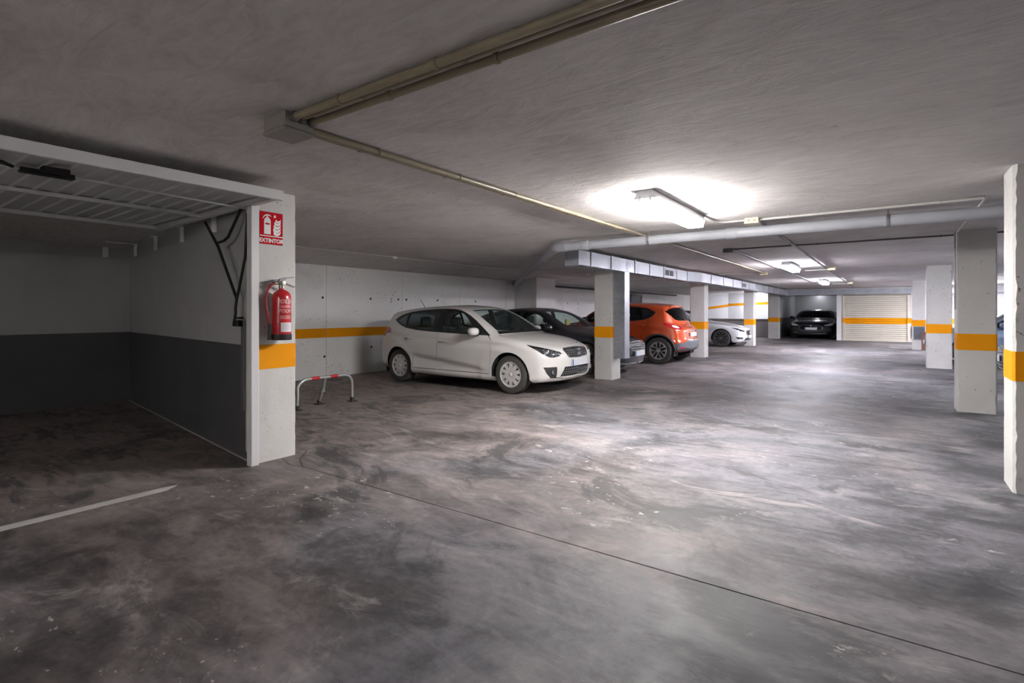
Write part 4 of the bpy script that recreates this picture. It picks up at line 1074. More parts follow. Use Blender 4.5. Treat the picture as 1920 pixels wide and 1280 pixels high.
def build_car(sp, root, mats):
    """shell, panels, glass, wheels, mirrors, cabin; returns the hull for further details"""
    h = Hull(sp); R = sp['R']; Ra = sp['arch']
    regs = []
    def add(name, view, poly, mt, both=False, th=0.012, drop=False, sm=0, seam=0.0, uv=None, label=None):
        if uv is None:
            q = smooth_poly(poly, sm) if sm else [(p[0], p[1]) for p in poly]
            q = densify(q, 0.045)
            ax = 1 if view == 'top' else 0
            def mid(pts):                                    # points of the middle line stay on it
                if not both: return pts
                return [tuple(0.0 if (k == ax and (o[ax] <= 0.002 or c < 0)) else c for k, c in enumerate(p)) for p, o in zip(pts, q)]
            def corner(uv):                                  # follow the middle line round the corner of the parameter sheet
                out = []
                for k, a in enumerate(uv):
                    b = uv[(k+1) % len(uv)]; out.append(a)
                    for e in (0.0, float(h.ni-1)):
                        if (a[0] == e and b[1] == h.nj-1 and b[0] != e) or (b[0] == e and a[1] == h.nj-1 and a[0] != e): out.append((e, float(h.nj-1)))
                return out
            if seam:
                regs.append(dict(name=name, uv=corner(h.query(view, mid(inset_poly(q, seam)))), mat=mt, both=both, th=th, drop=drop, label=label))
                regs.append(dict(name='gap', uv=corner(h.query(view, mid(inset_poly(q, -seam)))), drop=True)); return
            uv = corner(h.query(view, mid(q)))
        regs.append(dict(name=name, uv=uv, mat=mt, both=both, th=th, drop=drop, label=label))
    for xw in (sp['xf'], sp['xr']):                          # wheel arches first: nothing overrides them
        zl = 0.26; a0 = math.asin(max(-1, min(1, (zl - R)/Ra)))
        pts = [(xw - Ra*math.cos(a), R + Ra*math.sin(a)) for a in np.linspace(a0, math.pi - a0, 30)]
        uv = h.query('side', pts); vin = h.jin
        uv = uv + [(uv[-1][0], vin), (uv[0][0], vin)]
        regs.append(dict(name='arch', uv=uv, drop=True))
    for r in sp['regions']:
        if 'uvfn' in r: add(r['name'], None, None, r['mt'], r.get('both', False), uv=r['uvfn'](h))
        else: add(**r)
    P, N, F, cls = cut_shell(h, regs)
    body = shell_object(h, 'body_shell', P, N, F[cls == -1], 0.012, mats['paint'], root, True)
    parts = {}
    for k, r in enumerate(regs):
        if r['drop']: continue
        f = F[cls == k]
        if not len(f): continue
        if r['both']: objs = [shell_object(h, r['name'], P, N, f, r['th'], r['mat'], root, True)]
        else: objs = [shell_object(h, r['name'], P, N, f, r['th'], r['mat'], root, False, sg) for sg in (1, -1)]
        parts.setdefault(r['name'], []).append(objs)
        if r['label']:
            for o in objs: o['label'] = r['label']
    # wheel wells and floor pan
    dark = mat('underbody', (0.012, 0.012, 0.013), 0.9)
    for xw in (sp['xf'], sp['xr']):
        for sg in (1, -1):
            m = MB(); yo = h.W*0.94; yi = h.W*0.55; ang = np.linspace(-0.35, math.pi+0.35, 22); rr = Ra + 0.012
            for a in range(len(ang)-1):
                for r0, y0, r1, y1 in ((rr, yo, rr, yi),):
                    q = [(h.xmid - xw + r*math.cos(t), y*sg, max(0.17, R + r*math.sin(t))) for (r, y, t) in ((r0, y0, ang[a]), (r0, y0, ang[a+1]), (r1, y1, ang[a+1]), (r1, y1, ang[a]))]
                    m.add(q, [(0, 1, 2, 3)])
            n = len(ang)
            m.add([(h.xmid - xw + rr*math.cos(t), yi*sg, max(0.17, R + rr*math.sin(t))) for t in ang], [tuple(range(n))])
            m.build('wheel_well', dark, root, smooth=50, world=False, fix=False)
    L = h.L
    m = MB(); m.bevbox((h.xmid - sp['xr'] + Ra + 0.03, -h.W*0.86, 0.17), (h.xmid - sp['xf'] - Ra - 0.03, h.W*0.86, 0.30), 0.02)
    m.build('floor_pan', dark, root, world=False)
    # wheels
    wm = {}
    for xw in (sp['xf'], sp['xr']):
        for sg in (1, -1):
            make_wheel('wheel', root, (h.xmid - xw, sg*(sp['track']/2), R), R, sp['tyre_w'], sp['rim'], sp['mask'], mats['rim'], sg, meshes=wm, cap_r=sp.get('cap_r', 0.16))
    # cabin
    if sp.get('cabin', True):
        cx = sp['cabin_x']; st = mats.get('seat', mat('seat_fabric', (0.028, 0.028, 0.032), 0.85))
        for sg in (1, -1): car_seat(root, h.xmid - cx, sg*0.36, st)
        car_seat(root, h.xmid - cx - 0.82, 0, st, 2.4, 'rear_bench')
        zc = float(pchip(sp['top'])(sp['cowl'])) - 0.10
        m = MB(); x0 = h.xmid - sp['cowl'] - 0.05
        m.prism([(x0, zc), (x0-0.12, zc+0.03), (x0-0.42, zc-0.02), (x0-0.48, zc-0.12), (x0-0.40, zc-0.40), (x0, zc-0.4)], lambda u, v, d: (u, d, v), -h.W*0.78, h.W*0.78)
        m.build('dashboard', mat('dash_plastic', (0.015, 0.015, 0.017), 0.7), root, world=False)
        m = MB(); c = Vector((x0-0.56, 0.36, zc-0.02)); ax = Vector((-0.9, 0, 0.43)).normalized(); u = Vector((0, 1, 0)); w = ax.cross(u)
        m.tube([c + (u*math.cos(t) + w*math.sin(t))*0.18 for t in np.linspace(0, 2*math.pi, 25)], 0.014, 8)
        m.tube([c, c - ax*0.2], 0.03, 8); m.tube([c - u*0.17, c + u*0.17], 0.016, 6)
        m.build('steering_wheel', mat('dash_plastic', (0.015, 0.015, 0.017), 0.7), root, smooth=50, world=False)
    return h, parts

def ellip(m, c, r, n=14, k=8, fn=None):
    vs_, fs = [], []
    for i in range(k+1):
        a = math.pi*i/k
        for j in range(n):
            b = 2*math.pi*j/n
            p = [math.sin(a)*math.cos(b), math.sin(a)*math.sin(b), math.cos(a)]
            p = [math.copysign(abs(t)**0.75, t) for t in p]
            if fn: p = fn(p)
            vs_.append((c[0]+p[0]*r[0], c[1]+p[1]*r[1], c[2]+p[2]*r[2]))
    for i in range(k):
        for j in range(n): fs.append((i*n+j, i*n+(j+1) % n, (i+1)*n+(j+1) % n, (i+1)*n+j))
    m.add(vs_, fs)

def mirrors(h, root, x, y, z, shell, sx=0.09, sy=0.115, sz=0.075):
    for sg in (1, -1):
        m = MB(); c = (h.xmid - x, sg*(y+0.10), z)
        ellip(m, c, (sx, sy, sz), fn=lambda p: (max(p[0], -0.45), p[1], p[2]))
        o = m.build('door_mirror', shell, root, smooth=60, world=False)
        b = MB(); b.tube([(c[0], sg*(y-0.05), z-0.06), (c[0], sg*(y+0.06), z-0.05)], 0.03, 8)
        b.bevbox((c[0]-sx*0.5-0.004, c[1]-sy*0.88, z-sz*0.85), (c[0]-sx*0.5+0.012, c[1]+sy*0.88, z+sz*0.85), 0.01)
        q = b.build('mirror_glass', mat('mirror_dark', (0.03, 0.03, 0.035), 0.15), o, smooth=40, world=False)

def handles(h, root, spots, mt):
    for x, z in spots:
        for sg in (1, -1):
            p = h.on('side', [(x-0.10, z), (x-0.06, z+0.002), (x, z+0.004), (x+0.06, z+0.002), (x+0.10, z)], 0.0, sg)
            d = [0.004, 0.028, 0.034, 0.028, 0.004]
            m = MB(); m.tube([(a[0], a[1]+sg*e, a[2]) for a, e in zip(p, d)], [0.010, 0.013, 0.014, 0.013, 0.010], 8)
            m.build('door_handle', mt, root, smooth=60, world=False)

def plate(h, root, view, z, w=0.52, hh=0.11, off=0.012, name='number_plate'):
    """white registration plate with its blue strip; the characters are blurred out in the photograph"""
    p, n = h.ev(*h.query(view, [(0.003, z)])[0]); sg = -1 if view == 'front' else 1
    xs = h.ev(*h.query(view, [(w/2, z)])[0])[0][0]
    xe = min(p[0], xs) if view == 'front' else max(p[0], xs)
    x = h.xmid - (xe + sg*off); dx = -sg
    m = MB(); m.bevbox((x, -w/2, z-hh/2), (x+dx*0.012, w/2, z+hh/2), 0.004)
    o = m.build(name, mat('plate_white', (0.62, 0.64, 0.68), 0.35), root, world=False)
    ys = w/2*(-1 if dx > 0 else 1)      # the strip sits at the reader's left
    left = -dx
    m = MB(); m.box((x+dx*0.0115, dx*(-w/2+0.004), z-hh/2+0.004), (x+dx*0.014, dx*(-w/2+0.045), z+hh/2-0.004))
    m.build('blue_strip', mat('plate_blue', (0.05, 0.16, 0.42), 0.4), o, world=False)
    return o

def bars(h, root, name, view, lines, r, mt, off=0.004, n=6, step=0.05):
    for ln in lines:
        for sg in ((1, -1) if not all(abs(p[0]) < 1e-3 for p in ln) else (1,)):
            m = MB(); pts = h.on(view, densify(ln, step, False), off, sg)
            m.tube(pts, r, n); m.build(name, mt, root, smooth=50, world=False)

def full_bars(h, root, name, view, lines, r, mt, off=0.004, n=6, step=0.05):
    """lines given for y >= 0 from the middle outwards, mirrored into one bar"""
    for ln in lines:
        q = densify(ln, step, False); a = h.on(view, q, off, 1); b = h.on(view, q, off, -1)
        MB().tube(b[::-1] + a[1:], r, n).build(name, mt, root, smooth=50, world=False)

# ---------------------------------------------------------------- white hatchback
GLASS = glass_mat('car_glass', (0.90, 0.96, 0.94), 0.03)
DGLASS = glass_mat('car_glass_dark', (0.36, 0.39, 0.40), 0.03)
CLEAR = glass_mat('lamp_clear', (0.95, 0.96, 0.97), 0.04)
TRIM = mat('black_trim', (0.014, 0.014, 0.015), 0.35)
PLASTIC = mat('dark_plastic', (0.03, 0.031, 0.034), 0.55)
CHROME = mat('chrome', (0.75, 0.76, 0.78), 0.16, 1.0)
ALLOY = mat('alloy_silver', (0.42, 0.42, 0.43), 0.35, 0.6)
ALLOY_DARK = mat('alloy_dark', (0.20, 0.20, 0.22), 0.35, 0.6)
LAMP_HOUSE = mat('lamp_housing', (0.10, 0.10, 0.11), 0.3, 0.6)
RED_LAMP = mat('red_lamp', (0.42, 0.012, 0.015), 0.15, 0.0, 1.0)
def paint(name, col, rough=0.35, metal=0.0): return mat(name, col, rough, metal, 1.0)

def headlight_guts(h, root, pts, depth=0.035, r=0.05):
    """reflector bowls behind the clear lens"""
    for k, (y, z) in enumerate(pts):
        for sg in (1, -1):
            (p, n) = h.ev(*h.query('front', [(y, z)])[0], -depth)
            c = h.loc(p, sg); m = MB()
            m.lathe([(0.001, -0.02), (r*0.55, -0.012), (r*0.95, 0.012), (r, 0.016), (r*1.06, 0.014), (r*1.06, -0.02)], c, 'x', 16)
            m.lathe([(r*0.5, -0.012), (r*0.42, 0.012), (0.001, 0.022)], c, 'x', 12)
            m.build('reflector_bowl', CHROME, root, smooth=50, world=False)

def backing(h, root, name, view, poly, depth, mt, both):
    """surface parallel to the shell, set back behind a lens or grille opening"""
    q = densify(poly, 0.05); uv = h.query(view, q)
    P = [h.ev(u, v, -depth)[0] for u, v in uv]
    objs = []
    for sg in (1, -1):
        c = [h.loc(p, sg) for p in P]; cc = tuple(sum(a[i] for a in c)/len(c) for i in range(3))
        m = MB(); n = len(c)
        m.add(c + [cc], [(i, (i+1) % n, n) for i in range(n)])
        m.build(name, mt, root, world=False, fix=False)

def wheel_slots(n, r0, r1, wid):
    def f(a, q):
        if q > 0.93 or q < r0 or q > r1: return True
        t = (a*n/(2*math.pi)) % 1.0
        return abs(t-0.5) > wid*(0.6 + 0.8*(q-r0)/(r1-r0))
    return f

IBIZA = dict(L=4.06, W=0.885, R=0.312, arch=0.357, xf=0.80, xr=3.364, track=1.47, tyre_w=0.19, rim=0.208, flare=0.016,
    zwide=0.66, tumble=0.36, cabin_x=2.08, cowl=1.06,
    top=[(0,.715),(.05,.755),(.14,.795),(.4,.868),(.7,.925),(.98,.968),(1.06,.992),(1.3,1.125),(1.6,1.285),(1.84,1.385),(2.02,1.425),(2.3,1.446),(2.8,1.436),(3.3,1.40),(3.62,1.355),(3.74,1.325),(3.81,1.24),(3.9,1.10),(3.97,.98),(4.06,.90)],
    bot=[(0,.22),(.3,.19),(.8,.185),(3.3,.19),(3.7,.22),(4.06,.28)],
    plan=[(0,.90),(.15,.94),(.5,.985),(.9,1.0),(2.2,1.0),(3.3,.995),(3.75,.96),(4.06,.90)],
    bow=[(0,.34),(.5,.20),(1.0,.20),(1.4,.16),(1.85,.10),(2.3,.02),(3.2,-.03),(3.7,-.10),(4.06,-.16)],
    rc=[(0,.05),(.4,.07),(.95,.07),(1.15,.05),(1.8,.06),(2.1,.11),(3.3,.12),(3.75,.07),(4.06,.05)],
    crown=[(0,.02),(.3,.045),(.95,.05),(1.1,.04),(1.8,.05),(2.3,.055),(3.5,.05),(3.8,.03),(4.06,.02)],
    belt=[(0,.85),(1.2,.905),(2.4,.935),(3.5,.985),(4.06,1.0)],
    nose=[(.2,.07),(.3,.03),(.45,.0),(.58,.0),(.68,.03),(.80,.10)],
    tail=[(.25,.10),(.4,.03),(.6,.02),(.85,.07),(1.0,.10)],
    dents=[(2.1,.265,1.3,.05,.020)],
    creases=[(1.25,.40,3.0,.56,.045,.24),(.75,.80,3.5,.90,.018,.10)],
    mask=wheel_slots(10, .56, .87, .19))
WHITE = paint('white_paint', (0.66, 0.645, 0.63), 0.4)
IBIZA['regions'] = [
    dict(name='side_window', view='side', poly=[(1.50,.955,1),(2.30,.975,1),(2.30,1.345,1),(2.02,1.332),(1.80,1.255)], mt=GLASS, th=.005, sm=2),
    dict(name='side_window', view='side', poly=[(2.42,.978,1),(3.02,1.015),(3.16,1.06,1),(3.16,1.295,1),(2.8,1.335),(2.42,1.350,1)], mt=GLASS, th=.005, sm=1),
    dict(name='quarter_window', view='side', poly=[(3.22,1.07,1),(3.34,1.10),(3.44,1.155,1),(3.36,1.225),(3.22,1.282,1)], mt=GLASS, th=.005, sm=1),
    dict(name='window_trim', view='side', poly=[(1.20,.925,1),(2.3,.950),(3.1,.995),(3.38,1.075),(3.545,1.165,1),(3.42,1.25),(3.1,1.335),(2.5,1.375),(2.05,1.365),(1.78,1.285),(1.5,1.13)], mt=TRIM, th=.008, sm=1),
    dict(name='windscreen', view='top', poly=[(1.07,0),(1.09,.35),(1.19,.645,1),(1.55,.60),(1.86,.52,1),(1.82,.3),(1.80,0)], mt=GLASS, both=True, th=.005, sm=0),
    dict(name='rear_window', view='rear', poly=[(0,1.28),(.45,1.26),(.52,1.22),(.56,1.02),(.45,.985),(0,.97)], mt=DGLASS, both=True, th=.005),
    dict(name='cowl', view='top', poly=[(.975,0),(1.00,.35),(1.11,.70,1),(1.19,.66),(1.09,.35),(1.07,0)], mt=TRIM, both=True),
    dict(name='headlight_lens', view='front', poly=[(.415,.668),(.60,.735),(.74,.785),(.80,.808),(.80,.73),(.76,.65),(.66,.595),(.50,.618)], mt=CLEAR, th=.006, sm=1),
    dict(name='gap', view='front', poly=[(0,.748),(.34,.735,1),(.375,.705,1),(.315,.60,1),(.28,.588),(0,.578)], mt=PLASTIC, both=True, drop=True),
    dict(name='gap', view='front', poly=[(0,.445),(.40,.445,1),(.47,.285,1),(0,.285)], mt=PLASTIC, both=True, drop=True),
    dict(name='fog_lamp_panel', view='front', poly=[(.56,.455),(.765,.455),(.72,.36),(.64,.28),(.53,.28),(.545,.34)], mt=PLASTIC),
    dict(name='tail_lamp', view='rear', poly=[(.50,.975),(.70,.98),(.82,.985),(.835,.90),(.78,.85),(.53,.875)], mt=RED_LAMP),
    dict(name='front_door', view='side', poly=[(1.20,.30),(1.155,.60),(1.17,.86),(1.26,.945),(1.5,1.10),(1.8,1.25),(2.08,1.33),(2.36,1.34),(2.36,.30)], mt=WHITE, seam=.005),
    dict(name='rear_door', view='side', poly=[(2.36,.30),(2.36,1.34),(2.8,1.33),(3.16,1.28),(3.24,1.15),(3.24,.98),(3.19,.80),(3.02,.62),(2.96,.45),(2.95,.30)], mt=WHITE, seam=.005),
    dict(name='bonnet', view='top', poly=[(.175,0),(.21,.30),(.30,.50),(.46,.665),(.80,.735),(1.06,.755),(1.10,.70),(.99,.35),(.965,0)], mt=WHITE, both=True, seam=.005),
]
def build_ibiza(loc, rz):
    root = thing('car', loc, 'white five-door hatchback parked beside the orange-banded wall', 'car', None, rz)
    h, parts = build_car(IBIZA, root, dict(paint=WHITE, rim=mat('hubcap_silver', (0.60, 0.59, 0.58), 0.42, 0.2)))
    backing(h, root, 'lamp_housing', 'front', [(.415,.668),(.60,.735),(.74,.782),(.79,.73),(.75,.65),(.66,.595),(.50,.618)], .035, LAMP_HOUSE, False)
    headlight_guts(h, root, [(.69,.70),(.60,.672),(.51,.662)], .026, .044)
    MESHG = mat('grille_grey', (0.20, 0.20, 0.21), 0.4, 0.5)
    backing(h, root, 'grille_backing', 'front', [(0,.755),(.36,.74),(.385,.705),(.32,.595),(0,.57)], .03, mat('grille_black', (0.008,)*3, 0.6), True)
    backing(h, root, 'lower_grille_backing', 'front', [(0,.45),(.41,.45),(.48,.28),(0,.28)], .03, mat('grille_black', (0.008,)*3, 0.6), True)
    full_bars(h, root, 'grille_frame', 'front', [[(0,.746),(.335,.733),(.372,.705),(.312,.602),(.28,.59),(0,.58)]], .009, CHROME, 0.0)
    for k in range(4):                                         # honeycomb: slanted bars both ways
        z = .60 + k*.034
    for i, y in enumerate(np.arange(-.02, .36, .052)):
        a = [(max(0.0, y-.03), .725 if y < .3 else .70), (y+.012, .665), (max(0, y-.03), .605)]
        b = [(y+.03, .725 if y < .27 else .70), (max(0, y-.012), .665), (min(y+.03, .30), .605)]
        bars(h, root, 'grille_bar', 'front', [b], .005, MESHG, -0.006, 5)
    full_bars(h, root, 'grille_bar', 'front', [[(0,.700),(.35,.700)], [(0,.665),(.335,.665)], [(0,.63),(.318,.63)]], .004, MESHG, -0.008, 5)
    for y in np.arange(.0, .44, .055):
        bars(h, root, 'lower_grille_bar', 'front', [[(y, .435 if y < .39 else .40), (y+.027, .40), (y, .365), (y+.027, .33), (y, .295)]], .005, MESHG, -0.006, 5)
    full_bars(h, root, 'lower_grille_bar', 'front', [[(0,.40),(.41,.40)], [(0,.365),(.425,.365)], [(0,.33),(.44,.33)]], .005, MESHG, -0.008, 5)
    for sg in (1, -1):                                         # fog lamps
        c = h.on('front', [(.62,.372)], .002, sg)[0]
        m = MB(); m.lathe([(.036, -.01), (.036, .006), (.028, .007), (.001, .0)], c, 'x', 16)
        m.build('fog_lamp', CHROME, root, smooth=50, world=False)
    plate(h, root, 'front', .505, off=.006)
    plate(h, root, 'rear', .62, off=.006)
    # badge: the chrome split letter on the grille
    c = h.on('front', [(0,.668)], .010)[0]; m = MB()
    fx = lambda u, v, d: (c[0]+d, c[1]+u, c[2]+v)
    m.prism([(-.055,.0),(-.055,.045),(.055,.045),(.055,.026),(-.02,.026),(-.02,.012)], fx, 0, .012)
    m.prism([(.055,.0),(.055,-.045),(-.055,-.045),(-.055,-.026),(.02,-.026),(.02,-.012)], fx, 0, .012)
    m.prism([(-.055,.010),(.055,-.004),(.055,-.010),(-.055,.004)], fx, 0, .012)
    m.build('badge', CHROME, root, world=False)
    mirrors(h, root, 1.46, .86, .99, WHITE, .08, .11, .066)
    handles(h, root, [(2.22, .80), (3.08, .835)], WHITE)
    m = MB(); m.tube([(h.xmid-3.45, 0, 1.37), (h.xmid-3.52, 0, 1.41), (h.xmid-3.66, 0, 1.58)], [.012, .006, .003], 6)
    m.build('roof_antenna', TRIM, root, world=False)
    for y0, y1 in ((.10, .60), (-.48, .05)):                   # wipers
        p = h.on('top', [(1.06, abs(y0)), (1.10, (abs(y0)+abs(y1))/2), (1.13, abs(y1))], .014)
        q = [(a[0], b, a[2]) for a, b in zip(p, (y0, (y0+y1)/2, y1))]
        MB().tube(q, .008, 5).build('wiper', TRIM, root, world=False)
    return h

# ---------------------------------------------------------------- the other parked cars
def spokes(n, wid, spread0, spread1, q0=.22, q1=.92):
    """n forked spokes"""
    def f(a, q):
        if q < q0 or q > .94: return True
        t = (a*n/(2*math.pi)) % 1.0 - 0.5
        if q > q1 and abs(t) < spread1 + wid: return True
        c = spread0 + (spread1-spread0)*(q-q0)/(q1-q0)
        return abs(abs(t) - c) < wid
    return f

def low_band(h, rear, side):
    """everything of the tail below a line that runs from the middle round the corner"""
    uv = h.query('rear', rear) + h.query('side', side)
    return uv + [(uv[-1][0], 0.0), (uv[0][0], 0.0)]

# dark saloon-roofed hatchback behind the first column
DARK = paint('graphite_paint', (0.030, 0.032, 0.040), 0.3, 0.2)
DARKCAR = dict(L=4.32, W=0.895, R=0.325, arch=0.368, xf=0.86, xr=3.53, track=1.52, tyre_w=0.21, rim=0.225,
    zwide=0.64, tumble=0.40, cabin_x=2.25, cowl=1.22, nst=56,
    top=[(0,.66),(.05,.71),(.15,.755),(.5,.845),(.9,.91),(1.15,.945),(1.24,.975),(1.5,1.12),(1.8,1.265),(2.05,1.36),(2.3,1.405),(2.6,1.42),(3.0,1.405),(3.5,1.34),(3.85,1.25),(4.0,1.17),(4.1,1.02),(4.2,.95),(4.32,.92)],
    bot=[(0,.20),(.3,.17),(3.7,.18),(4.32,.26)],
    plan=[(0,.88),(.15,.93),(.5,.98),(.9,1.0),(2.4,1.0),(3.5,.99),(4.0,.94),(4.32,.88)],
    bow=[(0,.38),(.5,.22),(1.1,.22),(1.6,.16),(2.1,.10),(2.6,.0),(3.4,-.04),(4.0,-.12),(4.32,-.2)],
    rc=[(0,.05),(.4,.07),(1.1,.07),(1.3,.05),(2.0,.06),(2.4,.11),(3.6,.12),(4.1,.07),(4.32,.05)],
    crown=[(0,.02),(.3,.045),(1.1,.05),(1.25,.04),(2.0,.05),(2.5,.055),(3.7,.05),(4.1,.03),(4.32,.02)],
    belt=[(0,.83),(1.3,.90),(2.6,.93),(3.7,.98),(4.32,1.0)],
    nose=[(.2,.05),(.3,.02),(.45,.0),(.58,.0),(.68,.03),(.80,.10)], tail=[(.25,.08),(.4,.0),(.6,.0),(.85,.03),(1.0,.06)],
    creases=[(1.3,.36,3.1,.42,.03,.2),(.8,.80,3.9,.86,.02,.12)], mask=spokes(5, .055, .10, .20))
DARKCAR['regions'] = [
    dict(name='side_window', view='side', poly=[(1.70,.945,1),(2.52,.960,1),(2.52,1.315,1),(2.25,1.30),(1.98,1.21)], mt=GLASS, th=.005, sm=2),
    dict(name='side_window', view='side', poly=[(2.62,.962,1),(3.25,.985),(3.5,1.08,1),(3.3,1.22),(2.95,1.305),(2.62,1.325,1)], mt=GLASS, th=.005, sm=1),
    dict(name='window_trim', view='side', poly=[(1.42,.925,1),(2.5,.945),(3.35,.965),(3.68,1.10,1),(3.4,1.24),(3.0,1.33),(2.55,1.35),(2.2,1.325),(1.95,1.24)], mt=TRIM, th=.008, sm=1),
    dict(name='windscreen', view='top', poly=[(1.25,0),(1.28,.35),(1.40,.645,1),(1.75,.60),(2.08,.52,1),(2.04,.3),(2.02,0)], mt=GLASS, both=True, th=.005),
    dict(name='rear_window', view='rear', poly=[(0,1.22),(.45,1.20),(.55,1.02),(.40,1.0),(0,.99)], mt=DGLASS, both=True, th=.005),
    dict(name='headlight_lens', view='front', poly=[(.44,.60),(.60,.66),(.78,.72),(.83,.725),(.80,.65),(.72,.585),(.55,.56)], mt=CLEAR, th=.006, sm=1),
    dict(name='grille', view='front', poly=[(0,.69),(.36,.675),(.42,.60),(.34,.505),(0,.495)], mt=PLASTIC, both=True),
    dict(name='lower_grille', view='front', poly=[(0,.38),(.55,.38),(.72,.42),(.70,.27),(.45,.25),(0,.25)], mt=PLASTIC, both=True),
    dict(name='front_door', view='side', poly=[(1.36,.30),(1.32,.60),(1.34,.86),(1.45,.94),(1.9,1.18),(2.25,1.30),(2.57,1.32),(2.57,.30)], mt=DARK, seam=.005),
    dict(name='rear_door', view='side', poly=[(2.57,.30),(2.57,1.32),(3.0,1.30),(3.35,1.15),(3.32,.90),(3.15,.65),(3.10,.30)], mt=DARK, seam=.005),
    dict(name='bonnet', view='top', poly=[(.17,0),(.22,.30),(.34,.52),(.52,.67),(.9,.73),(1.2,.74),(1.26,.66),(1.18,.35),(1.15,0)], mt=DARK, both=True, seam=.005),
]
def build_dark(loc, rz):
    root = thing('car', loc, 'dark grey car behind the column with the galvanised duct drop', 'car', None, rz)
    h, _ = build_car(DARKCAR, root, dict(paint=DARK, rim=ALLOY_DARK))
    backing(h, root, 'lamp_housing', 'front', [(.44,.60),(.60,.66),(.78,.715),(.80,.65),(.72,.585),(.55,.56)], .03, LAMP_HOUSE, False)
    headlight_guts(h, root, [(.70,.64),(.59,.61)], .03, .042)
    full_bars(h, root, 'grille_bar', 'front', [[(0,.55),(.36,.55)], [(0,.60),(.40,.60)], [(0,.645),(.38,.645)], [(0,.69),(.36,.675),(.42,.60),(.34,.505),(0,.495)]], .010, CHROME, .004)
    full_bars(h, root, 'bumper_trim', 'front', [[(0,.235),(.45,.235),(.72,.27)]], .010, CHROME, .004)
    plate(h, root, 'front', .44)
    mirrors(h, root, 1.68, .86, .97, DARK)
    handles(h, root, [(2.42,.79),(3.05,.81)], DARK)
    m = MB(); m.bevbox((h.xmid-1.86, .05, 1.00), (h.xmid-1.80, .22, 1.14), .02, 2)     # yellow thing hung in the windscreen
    tag(m.build('dashboard_card', mat('yellow_card', (0.62, 0.52, 0.16), 0.6), root, world=False), 'yellow card behind the windscreen')
    return h

# orange crossover, tail to the aisle
ORANGE = paint('orange_paint', (0.62, 0.085, 0.018), 0.25, 0.15)
CLAD = mat('grey_cladding', (0.10, 0.105, 0.125), 0.5)
CAPT = dict(L=4.12, W=0.889, R=0.338, arch=0.385, xf=0.86, xr=3.466, track=1.54, tyre_w=0.205, rim=0.225, flare=.022,
    zwide=0.72, tumble=0.36, cabin_x=2.15, cowl=1.06,
    top=[(0,.82),(.06,.88),(.15,.92),(.4,.98),(.8,1.035),(1.0,1.06),(1.08,1.09),(1.4,1.30),(1.75,1.47),(2.0,1.54),(2.4,1.566),(3.0,1.555),(3.5,1.51),(3.68,1.475),(3.76,1.41),(3.85,1.26),(3.93,1.10),(4.0,.99),(4.06,.95),(4.12,.92)],
    bot=[(0,.26),(.3,.21),(3.6,.22),(3.9,.28),(4.12,.34)],
    plan=[(0,.88),(.15,.93),(.5,.98),(.9,1.0),(2.2,1.0),(3.4,1.0),(3.8,.97),(4.12,.90)],
    bow=[(0,.34),(.5,.20),(1.0,.20),(1.4,.16),(1.85,.10),(2.3,.02),(3.2,-.06),(3.6,-.20),(3.85,-.28),(4.12,-.26)],
    rc=[(0,.06),(.4,.08),(.95,.08),(1.15,.05),(1.8,.06),(2.1,.11),(3.3,.13),(3.8,.09),(4.12,.06)],
    crown=[(0,.02),(.3,.045),(.95,.05),(1.1,.04),(1.8,.05),(2.3,.055),(3.5,.05),(3.8,.03),(4.12,.02)],
    belt=[(0,.95),(1.2,1.0),(2.4,1.04),(3.5,1.12),(4.12,1.12)],
    nose=[(.2,.07),(.3,.03),(.5,.0),(.68,.0),(.80,.04),(.95,.12)], tail=[(.30,.03),(.42,.0),(.55,.0),(.62,.03),(.85,.06),(1.0,.12)],
    creases=[(1.2,.52,3.0,.62,.03,.2)], dents=[(3.5,.98,.9,.10,.025)], mask=spokes(5, .075, .13, .29, .20, .84))
